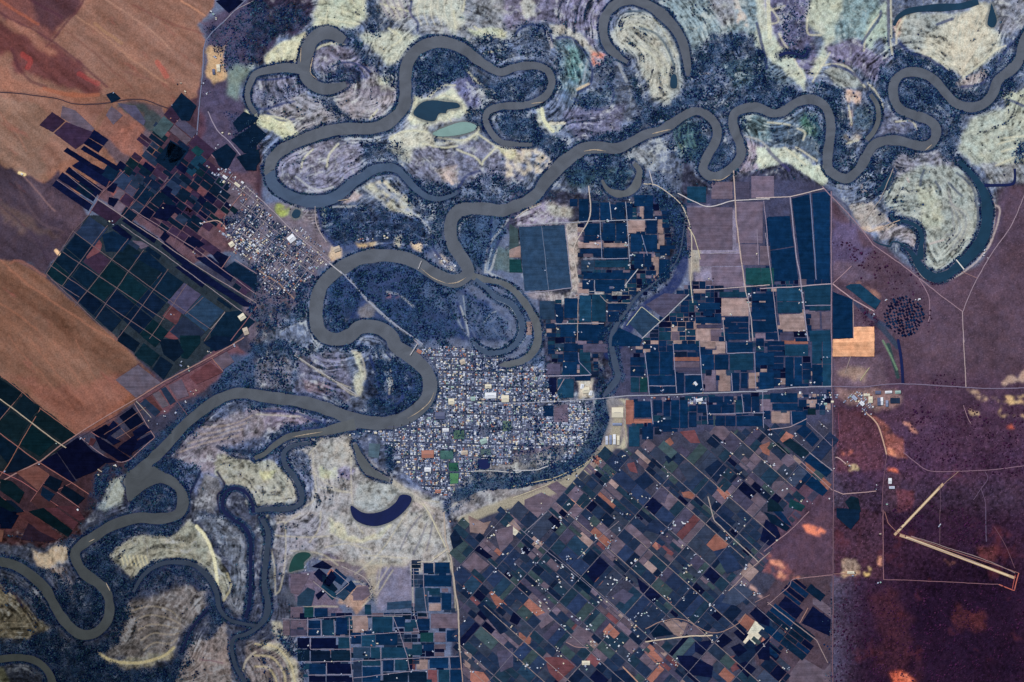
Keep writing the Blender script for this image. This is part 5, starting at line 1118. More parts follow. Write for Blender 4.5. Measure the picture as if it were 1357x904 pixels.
# centre, laid out square
boxes(2,1,"B 348,150,400,270;B 300,150,340,190;B 415,170,455,262;B 460,168,512,262;B 545,168,590,262;B 600,170,632,255;B 640,130,740,190;B 695,190,740,255;P 670,190,690,255;B 378,280,458,343;B 475,278,540,372;B 545,278,600,372;B 375,345,455,370;P 478,375,605,405;P 345,378,470,410;P 605,262,697,330;B 703,262,760,335;B 622,335,680,430;B 688,340,762,430;B 355,415,475,440;B 480,410,605,463;L 360,475,430,535;T 432,475,610,512;B 370,540,630,574;B 435,578,590,640;B 365,580,425,628;B 640,440,690,520;B 694,440,732,510;P 742,450,770,570;B 772,470,828,570;P 765,260,795,335;P 770,338,800,395;B 775,398,830,450;L 140,690,220,788;B 270,675,340,780;T 350,660,412,800;T 416,655,490,800;B 225,722,265,800;B 345,815,480,900;B 500,700,600,740;B 500,745,560,800;B 250,815,330,880;T 920,85,1020,170;V 920,195,1160,420;V 985,440,1210,505;V 1050,510,1215,615;V 1180,165,1320,385;V 1200,390,1300,500;M 1305,400,1357,500;B 1335,250,1357,400;G 1230,515,1310,604;G 1312,515,1380,604;T 1090,642,1240,670;P 1098,676,1245,770;B 970,700,1095,735;B 1005,740,1055,770;B 965,775,1100,808;U 970,815,1110,835;P 970,840,1040,902;V 1045,840,1113,902;B 1120,775,1248,800;B 1120,805,1180,830;B 1185,805,1248,830;B 1120,835,1248,858;B 1120,862,1248,895;B 1262,650,1380,690;B 1262,698,1380,728;B 1265,735,1380,788;B 1265,795,1380,855;V 1270,862,1380,902;U 1180,60,1250,150;V 1260,30,1380,145;M 1050,60,1160,150;P 70,800,100,870")
quads(2,1,"L 30,298 150,294 187,632 60,636;L 153,293 272,290 308,628 190,631;L 605,800 685,722 775,795 690,885;B 525,880 560,830 685,890 670,930 520,930;U 700,710 800,650 920,655 795,780;H -20,280 25,310 30,400 -20,420;G -20,470 40,470 50,540 -20,540;P -20,400 40,400 40,460 -20,460")
boxes(2,2,"B 268,12,342,55;B 268,58,342,108;T 352,45,408,110;T 352,113,412,180;U 175,120,250,178;B 262,110,338,175;N 190,195,228,310;T 236,200,320,300;B 325,186,410,210;B 703,58,772,178;B 776,55,845,178;B 620,85,695,130;B 620,134,695,185;T 622,192,665,270;G 670,192,710,270;B 718,182,855,233;B 722,240,788,276;B 792,240,860,276;B 840,15,975,48;O 848,85,985,106;V 852,112,985,140;U 855,143,985,163;B 866,168,903,275;B 910,182,1000,272;P 992,5,1070,40;B 990,45,1055,70;P 1076,2,1122,65;B 1132,6,1268,60;B 990,72,1062,152;B 1066,72,1138,152;T 1146,66,1270,154;B 1282,62,1380,128;V 1012,176,1072,264;P 1086,176,1150,266;B 1156,168,1196,265;B 1205,168,1240,250;P 1246,168,1295,250;B 1302,166,1380,256;B 642,318,730,404;O 596,312,638,440;O 640,412,735,440;T 612,452,668,558;B 682,452,740,520;B 740,312,788,380;B 795,320,830,400;B 835,312,878,460;B 882,312,924,460;B 930,340,970,372;B 930,376,970,455;B 1035,292,1110,326;B 1116,292,1165,326;B 1032,336,1098,384;B 1102,336,1168,384;T 1176,312,1214,384;B 1222,292,1258,375;B 1262,292,1302,375;V 1310,302,1380,372;B 1072,396,1120,450;B 1124,396,1175,450;B 1182,396,1318,450;B 772,415,838,468;B 160,342,212,398;V 216,336,290,430;B 975,340,1025,380;U 370,15,500,60;H 1060,395,1068,450;B 790,465,870,480")
parcel(T(2,2,"1050,385 1180,385 1180,392 1050,392"), 'V', 2)
quads(3,1,"B 2,245 118,240 140,400 15,420;B 15,425 142,405 163,580 30,588;B 128,148 222,125 252,575 180,575 160,400;B 235,122 330,108 330,575 262,575;B -10,505 18,505 22,602 -10,602;B -10,640 38,640 40,660 -10,662;B -10,665 45,665 45,720 -10,720;B -10,724 45,724 48,752 -10,752;B -10,757 50,757 55,850 -10,852;B -10,858 60,858 60,895 -10,895;T 50,628 175,620 180,690 52,692;T 52,696 180,694 185,752 54,755;T 195,610 335,604 335,710 198,712;T 220,720 335,716 335,740 222,742;P 60,762 190,758 205,850 70,852;M 215,750 275,748 278,838 222,840;V 285,748 335,745 335,838 290,840;U 66,856 140,856 142,900 68,900;B 146,886 215,886 218,905 148,905;T 222,848 335,844 335,905 225,905;B 345,640 452,682 450,885 345,888;Q 457,828 565,826 566,905 350,910 346,893 457,888;T 412,615 440,600 490,600 600,690 572,735 520,700")
boxes(3,2,"B 0,0,90,22;B 0,26,90,50;B 0,54,90,78;O 75,-12,215,15;T 92,20,215,78;B 0,84,85,116;B 0,120,85,150;B 0,155,70,195;B 0,199,70,240;B 95,85,138,240;B 143,85,182,235;B 186,115,230,148;B 186,152,230,205;T 236,0,288,120;B 236,124,288,235;T 292,0,338,120;T 292,124,338,240;B 15,276,160,325;B 25,330,160,365;P 22,372,118,435;B 125,372,205,445;B 165,310,205,350;P 208,310,262,350;E 212,356,255,390;Q 345,-5,565,82;S 650,300,700,330")
quads(3,2,"B 195,440 235,475 195,515 150,480;B 238,478 275,520 238,560 198,520;E 120,512 225,590 182,622 78,538;B 230,595 340,690 312,720 192,630;B 160,655 198,678 165,722 132,698;B 202,680 240,705 200,750 168,725;B 242,708 320,790 290,820 198,757;O 100,478 140,502 102,555 66,522;G 120,832 200,872 180,902 112,880;M 30,740 80,740 140,800 90,860 20,800;E 0,820 60,860 90,902 0,902;M 0,560 60,620 90,660 0,650;V 60,590 130,600 150,640 90,680;E 410,850 440,820 480,830 495,902 440,902;O 200,640 240,670 340,760 320,790 210,700;E 10,520 60,540 120,600 80,590")
quads(3,3,"D 365,-20 490,-10 485,40 440,95 400,60 365,30;N -10,40 50,80 70,130 20,190 -40,150;D -20,0 40,20 120,85 100,105 20,60;B 60,-20 120,60 130,80 90,60 10,-20")
# orchard octagon with dark clumps
for i in range(-6, 7):
    for j in range(-6, 7):
        p = T(3,1,"722,770")[0]+np.array([i*4.0+j*.9, j*4.0-i*.9])
        if abs(i)+abs(j) < 9 and abs(i*.8+j*.4) < 6 and (i-j) < 9:
            a = math.radians(38); w, h = 1.9*random.uniform(.6, 1.15), 1.5*random.uniform(.6, 1.15); p = p+np.array([random.gauss(0, .5), random.gauss(0, .5)])
            q = np.array([[-w, -h], [w, -h], [w, h], [-w, h]]) @ np.array([[math.cos(a), math.sin(a)], [-math.sin(a), math.cos(a)]])
            parcel(q+p, 'B' if random.random() < .5 else 'N', 3)
# south-west farms, square
boxes(1,3,"B 882,272,935,326;B 943,268,1022,326;B 888,336,1030,396;L 838,402,905,526;T 912,405,970,440;B 908,450,972,480;P 912,486,975,525;B 980,432,1030,520;B 852,566,915,628;G 866,640,935,690;M 940,640,1000,690;B 1006,628,1072,688;M 922,540,1065,618;T 612,556,718,638;B 726,556,785,610;B 630,646,745,706;T 556,652,628,714;T 782,586,828,640;L 512,718,600,776;T 604,718,654,776;T 662,718,798,774;B 882,702,938,738;T 822,702,876,760;M 940,702,1000,732;B 915,772,1013,828;B 1022,772,1090,828;T 962,836,1020,902;B 1024,836,1090,902;B 668,782,725,845;T 732,782,800,840;R 812,782,840,836;P 846,780,905,836;S 512,782,556,902;T 560,790,655,815;B 560,820,655,902;N 372,804,500,858;B 278,806,365,860;N 278,870,365,902;N 370,868,490,902;N 288,668,420,724;T 432,666,495,724;D 286,736,390,794;D 394,734,495,794;N 216,668,280,724;D 216,728,280,790;B 275,576,338,618;B 275,622,338,656;T 346,572,410,656;B 420,562,480,650;G 252,505,300,560;B 306,510,376,555;P 492,548,590,640;T 572,492,605,545;M 180,505,245,560;M 180,575,265,620;U 180,624,265,658;M 140,575,175,655;R 905,838,955,902;D 670,850,800,902;D 806,846,900,902;B 500,640,552,700;M 510,420,560,470")
quads(1,3,"N 290,292 350,258 402,292 380,305 330,300;N 300,330 330,300 372,335 345,375;N 375,340 395,310 425,345 385,400 350,380;O 372,330 395,300 415,310 388,345;B 385,348 420,300 478,348 448,390;T 350,380 380,405 430,440 400,470 340,400;D 345,330 375,345 430,410 410,428 350,390;B 500,362 528,396 495,430 455,400;L 495,432 455,402 415,442 460,472;M 530,400 590,390 600,440 560,470 500,440;L 215,450 270,400 310,420 290,500 215,498;N 310,440 345,415 365,428 325,468;M 180,330 280,330 250,400 220,440 180,430;L 690,480 820,470 820,510 690,520")
# diagonal farmland
def pick_diag(c, r):
    x, y = c
    f = float(sample(HUEN, [x], [y])[0])
    if f > .13: return r.choice('MMMMRMPUHMOUZV')
    if f > .07: return r.choice('MUZHXHZYUXJM')
    return r.choice('XXXXYYYZJJZXNHSHX')
HUEN = fbm(GX, GY, 24, 777, 3)*1.0
DIAG = P("600,692 640,682 690,665 735,650 765,625 790,600 815,592 870,590 905,575 950,565 1000,560 1050,560 1101,548 1101,648 1085,660 1065,690 1040,712 1018,740 1012,765 995,790 1000,800 1040,820 1045,870 1060,960 610,960 606,870 600,760")
SUPER = []
def supercells(region, ang, su, sv, seed, wmin, lmin, pick):
    r = random.Random(seed); ca, sa = math.cos(ang), math.sin(ang); M_ = np.array([[ca, sa], [-sa, ca]]); q = region @ M_.T
    us = np.arange(q[:, 0].min()-su, q[:, 0].max()+su, su); vs = np.arange(q[:, 1].min()-sv, q[:, 1].max()+sv, sv)
    us = us+np.array([r.uniform(-.3, .3)*su for _ in us]); vs = vs+np.array([r.uniform(-.3, .3)*sv for _ in vs])
    for i in range(len(us)-1):
        for j in range(len(vs)-1):
            c = np.array([[us[i], vs[j]], [us[i+1], vs[j]], [us[i+1], vs[j+1]], [us[i], vs[j+1]]])
            nv = r.choice((1, 2, 2, 3, 3)); vv = [0]+sorted(min(.9, max(.1, (k+1)/nv+r.uniform(-.09, .09))) for k in range(nv-1))+[1]
            for k in range(len(vv)-1):
                nu = r.choice((2, 2, 3, 3, 4)) if (vv[k+1]-vv[k])*sv > 6 else r.choice((1, 1, 2)); uu = [0]+sorted((m_+1)/nu+r.uniform(-.1, .1) for m_ in range(nu-1))+[1]
                for m_ in range(len(uu)-1):
                    g = .28; f = lambda a, b: (us[i]+.5+(us[i+1]-us[i]-1)*a, vs[j]+.5+(vs[j+1]-vs[j]-1)*b)
                    (x0, y0), (x1, y1) = f(uu[m_], vv[k]), f(uu[m_+1], vv[k+1])
                    p = np.array([[x0+g, y0+g], [x1-g, y0+g], [x1-g, y1-g], [x0+g, y1-g]]) @ M_
                    if inside(region, p[:, 0], p[:, 1]).sum() >= 3: parcel(p, pick(p.mean(0), r), 0)
    for ax, arr in ((0, us), (1, vs)):
        for t in arr:
            o_ = np.arange(q[:, 1-ax].min(), q[:, 1-ax].max(), 2.0)
            pts = np.stack([np.full(len(o_), t), o_], 1) if ax == 0 else np.stack([o_, np.full(len(o_), t)], 1)
            pts = pts @ M_; m = inside(region, pts[:, 0], pts[:, 1]); run = []
            for k in range(len(pts)+1):
                if k < len(pts) and m[k]: run.append(pts[k])
                else:
                    if len(run) > 8: SUPER.append(np.array(run))
                    run = []
supercells(DIAG, R(41.5), 42, 25, 21, 10.5, 17, pick_diag)
rl = random.Random(3)
for cl in SUPER:
    if rl.random() < .18: continue
    a_ = int(rl.uniform(0, .3)*len(cl)); cl = cl[a_:len(cl)-int(rl.uniform(0, .3)*(len(cl)-a_))]
    if len(cl) < 6: continue
    k = len(cl); o = link('farm_lane', strip_mesh('farm_lane', cl+np.cumsum(rng.normal(0, .05, (k, 2)), 0), .75*(1+.35*rng.normal(0, .5, k)), lambda x, y: np.full(x.shape, .33), paint(rl.choice(((124, 116, 126), (106, 102, 118), (146, 130, 128), (90, 90, 110))), .9, .35), 2)); tag(o, kind='structure')
# orchards fill what lies between the surveyed squares
PK_ = lambda c, r: r.choice('BBNBTBBTJLBMPVBN')
kd(P("832,452 850,430 915,372 1101,360 1101,512 838,522"), R(0), 7, 9, PK_, 31, .3)
kd(P("838,528 1101,516 1101,548 1000,560 905,565 832,592 830,540"), R(0), 6, 8, PK_, 32, .3)
kd(P("765,262 888,268 895,330 870,380 830,415 765,390"), R(0), 6, 9, PK_, 33, .3)
kd(P("706,395 830,392 800,450 795,500 725,500 722,440"), R(0), 6, 9, PK_, 34, .3)
kd(P("384,812 470,812 600,812 606,960 404,960 398,870"), R(0), 6, 11, lambda c, r: r.choice('NNDBTSMJ'), 35, .3)
kd(P("545,742 600,742 604,812 545,812"), R(0), 6, 11, lambda c, r: r.choice('NLDBTSM'), 36, .3)
kd(T(3,3,"110,360 210,345 338,345 338,650 300,660 320,800 290,830 180,750 110,860 0,790 -60,720 -200,640 -130,500 0,480"), R(38), 9, 30, lambda c, r: r.choice('BNDBND'), 22, .55)
quads(3,3,"M 240,460 270,455 335,510 335,560 240,490;M 180,770 300,840 335,800 335,930 120,930 110,870;N 240,500 335,570 330,660 180,590")
quads(2,3,"W 1278,578 1340,625 1260,725 1215,690;W -30,60 0,80 42,115 25,135 -40,100;O 1228,540 1285,585 1240,632 1185,590;O 440,338 520,400 488,425 420,362;P 340,130 365,108 425,160 395,200;P 795,585 850,570 925,590 890,665 850,650;M 905,585 960,580 1050,640 960,655 900,650;N 655,350 715,395 790,440 740,488 670,415;M 590,80 640,60 690,110 640,150 580,120;J 1055,45 1110,5 1180,55 1130,110;X 1060,210 1130,190 1215,300 1130,330;Z 1140,420 1200,380 1280,430 1180,500 1100,480;U 520,450 580,410 640,440 590,490;D 720,620 770,590 850,650 740,665;M 270,690 340,600 430,650 400,720 320,715;O 470,630 510,590 570,650 520,680;R 165,770 240,770 350,800 240,902 190,850;O 690,740 740,730 800,790 750,800;M 740,690 800,670 800,750 760,740;N 960,690 1060,680 1000,760 960,740;N 1070,690 1110,640 1160,680 1100,725;N 1165,640 1200,610 1245,650 1215,690;N 1150,720 1200,695 1240,735 1190,770;N 1180,810 1230,790 1285,830 1240,880;N 1250,540 1290,500 1357,560 1357,610 1300,590;R 1130,770 1180,760 1200,830 1160,850;O 1310,690 1340,630 1380,660 1357,700;N 1275,720 1357,660 1357,790 1300,780;N 860,760 940,760 1060,820 1050,880 920,860;Z 75,100 150,10 215,70 140,150;X 690,95 740,40 850,60 800,130;J 520,850 600,830 650,902 520,902;R 30,370 60,350 50,420 30,420;O 0,460 40,480 70,540 30,520;N 0,530 50,560 20,600 -20,580;M 110,560 180,530 220,570 150,620;O 30,640 100,640 90,700 30,710;D 330,350 380,320 430,380 400,440 330,380;O 740,345 765,340 800,390 780,400;M 640,400 680,400 740,500 720,510 660,450;R 760,170 800,180 850,220 840,235 770,200")
quads(2,2,"J 640,740 700,690 745,745 690,790;J 1010,680 1080,625 1130,670 1075,750;Z 870,660 930,640 980,700 930,750;J 1020,530 1060,490 1110,530 1070,570;O 1070,780 1100,755 1150,810 1120,840;O 890,800 930,795 990,820 960,840 900,825;O 790,540 830,510 850,540 800,580;R 880,480 960,470 990,540 940,540;M 60,840 150,800 250,850 220,902 60,902;O 1300,555 1357,530 1357,610 1320,590;R 600,650 640,640 660,700 620,690;U 760,780 830,770 800,860 740,830;J 800,610 850,590 860,620 820,650")
quads(1,3,"X 1190,332 1240,282 1310,345 1255,402;M 1085,282 1150,215 1230,280 1160,340;J 1022,130 1050,90 1095,160 1040,200;N 1145,200 1180,180 1250,240 1220,250;X 1280,240 1340,170 1400,230 1340,290;O 1230,430 1250,415 1330,490 1280,530;J 1165,500 1200,470 1290,560 1330,630 1290,650;R 1100,330 1150,340 1200,380 1180,400 1110,350;P 1120,20 1200,60 1240,50 1200,120 1130,110;O 1130,840 1200,850 1240,902 1130,902;P 1100,740 1140,750 1130,830 1100,820;U 1270,740 1357,720 1357,820 1290,850;M 1260,100 1357,70 1357,150 1290,220;P 1330,50 1357,40 1400,90 1380,110 1340,80")
quads(2,2,"M 180,770 230,740 300,790 260,830")

# drop small parcels that a surveyed one already covers
keep = []
sv = [q for q in PARC if q[2] >= 2]
for q in PARC:
    if q[2] < 2:
        c = q[0].mean(0); hit = False
        for s_ in sv:
            if abs(c[0]-s_[0][:, 0].mean()) < 40 and inside(s_[0], np.array([c[0]]), np.array([c[1]]))[0]: hit = True; break
        if hit: continue
        wx = sample(BANK, [c[0]], [c[1]])[0]
        if wx < 2: continue
    keep.append(q)
PARC = keep
def area(p): return abs(np.sum(p[:, 0]*np.roll(p[:, 1], -1)-np.roll(p[:, 0], -1)*p[:, 1]))/2
def shape_word(p):
    e = np.hypot(*(np.roll(p, -1, 0)-p).T); r_ = max(e)/max(min(e), .1)
    return 'strip' if r_ > 3 else ('long' if r_ > 1.8 else 'square')
def size_word(a): return 'large' if a > 500 else ('medium' if a > 180 else 'small')

# landmarks that one can find on the ground
LM = [("hooked lagoon", 455, 118), ("northern teal lake", 575, 145), ("navy crescent lake", 505, 685), ("green lake", 395, 745), ("L shaped airstrips", 1190, 710), ("apricot bare square", 1140, 452),
      ("octagonal tree plantation", 1197, 418), ("east highway village", 1150, 530), ("river town", 660, 550), ("west bank hillside town", 370, 330), ("pale industrial yard", 810, 575), ("curved oxbow lake", 1290, 330),
      ("wooded river island", 540, 400), ("north western quarry", 292, 90), ("chalk white field", 1000, 842), ("long orange plain", 90, 460), ("twin navy blocks", 1060, 315), ("slate double field", 722, 342),
      ("wooded creek", 880, 350), ("tan river flats", 500, 740), ("south eastern dark scrub", 1250, 850), ("eastern twin ponds", 1165, 240), ("lone pale farm yard", 1140, 757), ("southern packing works", 750, 835), ("beige kinked paddock", 890, 825)]
def side(dx, dy):
    if dx*dx+dy*dy < 400: return 'beside'
    a = math.degrees(math.atan2(-dy, dx)) % 360
    return ['east of', 'north-east of', 'north of', 'north-west of', 'west of', 'south-west of', 'south of', 'south-east of'][int((a+22.5)//45) % 8]
ORD = ['nearest', 'second nearest', 'third nearest', 'fourth nearest', 'fifth nearest', 'sixth nearest', 'seventh nearest', 'eighth nearest', 'ninth nearest', 'tenth nearest', 'eleventh nearest', 'twelfth nearest']
def labels_for(items):
    """items: (descriptive words, x, y) -> a label for each that singles it out"""
    buckets = {}; out = [None]*len(items)
    for i, (w, x, y) in enumerate(items):
        d = sorted((math.hypot(x-a, y-b), k) for k, (n, a, b) in enumerate(LM))
        k = d[0][1]; s_ = side(x-LM[k][1], y-LM[k][2])
        buckets.setdefault((w, k, s_), []).append((d[0][0], i))
    for (w, k, s_), L in buckets.items():
        L.sort()
        for n, (dd, i) in enumerate(L):
            nm = 'the '+LM[k][0]
            if len(L) == 1: out[i] = f"{w} {s_} {nm}"
            elif n < 12: out[i] = f"{w}, {ORD[n]} {s_} {nm}"
            else: out[i] = f"{w}, among the farthest {s_} {nm}"
    return out

def field_mesh(name, poly, zt, m, jit=.3, canopy=False):
    p = W(poly)
    if np.sum(p[:, 0]*np.roll(p[:, 1], -1)-np.roll(p[:, 0], -1)*p[:, 1]) < 0: p = p[::-1]
    q = []
    for i in range(len(p)):
        a, b = p[i], p[(i+1) % len(p)]; L = np.hypot(*(b-a)); k = max(1, int(L/3)); nrm = np.array([-(b-a)[1], (b-a)[0]])/(L+1e-9)
        for t in range(k):
            q.append(a+(b-a)*t/k+(nrm*random.gauss(0, jit*.5) if t else 0))
    q = np.array(q); n = len(q); c = q.mean(0)
    inner = c+(q-c)*(1-min(.5, .55/math.sqrt(area(poly)+1)))
    V = np.vstack([np.c_[q, np.full(n, zt-.25)], np.c_[q, np.full(n, zt-.07)], np.c_[inner, np.full(n, zt)]])
    fv = []; lc = []
    for i in range(n):
        j = (i+1) % n; fv += [i, j, n+j, n+i, n+i, n+j, 2*n+j, 2*n+i]; lc += [4, 4]
    fv += [2*n+i for i in range(n)]; lc.append(n)
    return (V, fv, lc)
def ang_of(p):
    e = (np.roll(p, -1, 0)-p); k = np.argmax(np.hypot(*e.T)); return round(math.atan2(-e[k][1], e[k][0])*12/math.pi)*math.pi/12
crops = sorted([q for q in PARC if q[1] in CROP], key=lambda q: -area(q[0])); bares = sorted([q for q in PARC if q[1] not in CROP], key=lambda q: -area(q[0]))
print('crops', len(crops), 'bare', len(bares))
for lst, nm, cat, grp, zt in ((crops, 'orchard_block', 'orchard', 'irrigated orchard and vineyard blocks', .26), (bares, 'bare_field', 'field', 'bare and fallow fields between the orchards', .14)):
    items = []
    for poly, key, pr in lst[:300]:
        c = poly.mean(0); items.append((f"{size_word(area(poly))} {WORD[key]} {shape_word(poly)} {cat}", c[0], c[1]))
    labs = labels_for(items)
    for i, (poly, key, pr) in enumerate(lst[:300]):
        c = poly.mean(0); loc = W(c)
        dark = max(0, 1-math.hypot(c[0]-60, c[1]-760)/420); col = tuple(int(v*(1-.45*dark)) for v in PAL[key])  # dark: left-side lens falloff worked into each field's colour
        col = tuple(4*(v//4) for v in col)
        V, fv, lc = field_mesh(nm, poly, zt+.012*pr+random.uniform(0, .02), None)
        V = V-np.array([loc[0], loc[1], 0])
        o = link(nm, np_mesh(nm, V, fv, lc, [field_mat(col, ang_of(poly), nm)]), None, (loc[0], loc[1], 0))
        tag(o, labs[i], cat, grp)
    rest_ = lst[300:]
    if rest_:
        by = {}
        for q in rest_: by.setdefault(q[1], []).append(q)
        VV = []; FV = []; LC = []; MI = []; ms = []; off = 0
        for mi, (key, L) in enumerate(by.items()):
            ms.append(field_mat(PAL[key], R(-41), nm))
            for poly, k_, pr in L:
                V, fv, lc = field_mesh(nm, poly, zt-.02+.012*pr+random.uniform(0, .015), None)
                VV.append(V); FV += [v+off for v in fv]; LC += lc; MI += [mi]*len(lc); off += len(V)
        nm2 = {'orchard_block': 'small_orchards', 'bare_field': 'small_paddocks'}[nm]
        o = link(nm2, np_mesh(nm2, np.vstack(VV), FV, LC, ms, None, MI)); tag(o, f"many smallest {cat} plots scattered between the larger ones", cat, None, 'stuff')
# ---------------------------------------------------------------- buildings
ROOF = [(232,234,238),(206,212,226),(176,186,206),(150,162,190),(208,190,170),(186,124,104),(112,120,150),(236,228,206),(168,196,190)]
RW = [6, 9, 12, 13, 6, 4, 17, 4, 2]
ROOF = [(222,225,232),(190,197,216),(160,171,196),(128,140,172),(186,172,156),(166,112,98),(84,92,124),(218,210,188),(150,178,172)]
RNAME = ['bright white', 'pale silver', 'pale blue grey', 'blue grey', 'tan', 'terracotta', 'slate grey', 'cream', 'pale green']
ROOFM = [paint(c, .55, .1) for c in ROOF]
WALLM = [paint(c, .9, .1) for c in ((190,180,165),(150,130,120),(205,200,192))]
def gable(x, y, w, d, h, a, roof=.45):
    """walls and a pitched roof with eaves: returns vertices, faces, which faces are roof"""
    ca, sa = math.cos(a), math.sin(a); hw, hd = w/2, d/2; e = .06*min(w, d)+.03; r = h+roof*hd
    L = [(-hw, -hd, 0), (hw, -hd, 0), (hw, hd, 0), (-hw, hd, 0), (-hw, -hd, h), (hw, -hd, h), (hw, hd, h), (-hw, hd, h), (-hw, 0, r-.02), (hw, 0, r-.02),
         (-hw-e, -hd-e, h-.03), (hw+e, -hd-e, h-.03), (hw+e, hd+e, h-.03), (-hw-e, hd+e, h-.03), (-hw-e, 0, r+.01), (hw+e, 0, r+.01)]
    V = [(x+ca*p-sa*q, y+sa*p+ca*q, z_) for p, q, z_ in L]
    Fw = [(0, 1, 5, 4), (2, 3, 7, 6), (1, 2, 6, 9, 5), (3, 0, 4, 8, 7)]; Fr = [(10, 11, 15, 14), (12, 13, 14, 15)]
    return V, Fw, Fr
def zone(s): return P(s)
TOWN = zone("553,462 600,458 650,470 725,490 727,518 740,522 775,535 782,560 775,590 750,612 700,612 640,618 612,640 596,660 570,652 548,640 528,615 515,590 500,575 482,572 530,562 560,552 575,545 583,520 582,490")
HOUSES = []   # x, y, w, d, h, angle, colour, district
def in1(poly, x, y): return inside(poly, np.array([x]), np.array([y]))[0]
VOIDS = [T(1,2,"1040,470 1100,470 1100,520 1040,520"), T(1,2,"1300,420 1350,420 1350,480 1300,480"), T(1,2,"960,360 1010,360 1010,440 960,440"), P("740,510 800,510 800,532 740,532"), T(1,2,"1160,610 1245,610 1245,690 1160,690"), T(1,2,"970,575 1045,575 1045,630 970,630"), T(1,2,"1010,640 1070,640 1070,760 1010,760"), T(1,2,"1180,570 1245,570 1245,605 1180,605"),
         T(1,2,"690,560 750,560 750,740 690,740"), T(1,2,"530,545 640,560 700,740 560,700"), T(1,2,"1160,450 1240,450 1240,500 1160,500"), T(2,2,"215,336 290,336 290,430 215,430"), T(2,2,"160,340 215,340 215,400 160,400"), T(2,2,"0,575 200,560 300,560 250,650 0,680"), T(1,2,"590,555 650,555 650,620 590,620")]
def rows(region, ang, street_u, street_v, du, dv, dens, rnd, district, wr=(1.2, 2.2), wts=None):
    ca, sa = math.cos(ang), math.sin(ang); M_ = np.array([[ca, sa], [-sa, ca]]); q = region @ M_.T
    v = q[:, 1].min(); 
    while v < q[:, 1].max():
        v += dv
        if (v % street_v) < 2.2: continue
        u_ = q[:, 0].min()
        while u_ < q[:, 0].max():
            u_ += du*rnd.uniform(.85, 1.2)
            if (u_ % street_u) < 2.1: continue
            x, y = np.array([u_, v+rnd.gauss(0, .12)]) @ M_
            if rnd.random() > dens or not in1(region, x, y): continue
            if any(in1(z_, x, y) for z_ in VOIDS): continue
            if sample(BANK, [x], [y])[0] < 1.5: continue
            w = rnd.uniform(*wr)
            if rnd.random() < .07: w *= rnd.uniform(1.3, 2.0)
            d = w*rnd.uniform(.6, .95)
            if d > dv*.9: d = dv*.9
            HOUSES.append((x, y, w, d, rnd.uniform(.25, .45), -ang+(math.pi/2 if rnd.random() < .3 else 0), rnd.choices(range(9), wts or RW)[0], district))
rn = random.Random(99)
rows(TOWN, R(1.5), 10.5, 19, 2.3, 2.2, .88, rn, 'river town')
WT = zone("270,215 300,225 330,245 345,262 350,275 372,300 400,300 420,320 445,352 425,352 410,372 385,388 362,392 345,378 345,365 330,330 300,320 290,305 315,290 320,262 290,240")
rows(WT, R(38), 12, 15, 3.0, 2.9, .50, rn, 'west bank town', wts=[9, 8, 10, 9, 6, 3, 16, 5, 1])
rows(zone("300,308 330,300 350,330 330,345 310,335"), R(38), 12, 15, 2.6, 2.6, .6, rn, 'west bank town', wts=[14, 4, 2, 1, 12, 8, 2, 12, 0])
rows(T(3,2,"380,330 430,270 540,260 560,330 560,390 520,390 440,320"), R(-45), 11, 12, 2.7, 2.6, .65, rn, 'village beside the east highway')
rows(T(3,2,"160,270 360,250 400,300 350,350 250,330 170,300"), R(0), 15, 12, 3.2, 3.0, .45, rn, 'village beside the east highway')
rows(T(2,2,"150,355 420,340 400,470 330,550 160,540"), R(1), 12, 14, 2.4, 2.4, .72, rn, 'river town')
rows(T(1,1,"1090,180 1100,150 1357,150 1357,180"), R(2), 12, 12, 3, 3, .0, rn, 'x')
rows(T(1,2,"480,460 560,470 560,510 480,500"), R(10), 12, 12, 2.6, 2.4, .5, rn, 'river town')
rows(T(1,1,"940,440 1000,455 1080,520 1040,540 970,490"), R(42), 14, 14, 2.3, 2.3, .6, rn, 'riverside marina')
rows(T(1,1,"520,370 700,320 700,360 620,385 520,390"), R(-12), 14, 14, 3, 2.8, .4, rn, 'river bank north of the island')
rows(T(2,2,"910,290 1020,300 1020,330 930,330"), R(0), 14, 14, 2.4, 2.4, .7, rn, 'highway through the orchards')
rows(T(2,2,"620,300 900,285 900,305 640,318"), R(-2), 14, 14, 3.4, 2.4, .5, rn, 'highway through the orchards')
# farm houses and sheds: along the farm roads and in loose clusters
SHEDS = []
def shed(x, y, s=1.6, w=None): SHEDS.append((x, y, (w or s)*rn.uniform(.9, 1.5), s*rn.uniform(.6, .95), rn.uniform(.3, .5), rn.choice([R(-41), R(49), R(-35), 0]), rn.choices(range(9), [14, 12, 9, 5, 8, 3, 2, 8, 3])[0]))
CL = T(2,3,"130,160 60,210 150,480 180,460 120,380 400,50 450,130 540,20 600,10 570,100 520,160 640,270 600,340 540,360 510,370 460,60 790,120 900,190 910,70 850,70 920,290 930,380 760,470 830,460 980,560 1040,500 660,550 690,540 400,600 640,600 420,700 560,690 380,810 460,790 270,780 70,820 140,820 210,90 260,40 300,240 250,300 380,210 310,350 240,370 1220,45 1130,130 1000,305 1220,380 1280,430 1230,300 780,800 850,800 610,760 660,750 500,660 520,430 440,470 350,570 270,600 20,270 40,340 100,540 650,640 960,240 900,320")
for c_ in CL:
    for _ in range(rn.randint(3, 6)): shed(c_[0]+rn.gauss(0, 3.2), c_[1]+rn.gauss(0, 3.2), rn.uniform(1.1, 2.0))
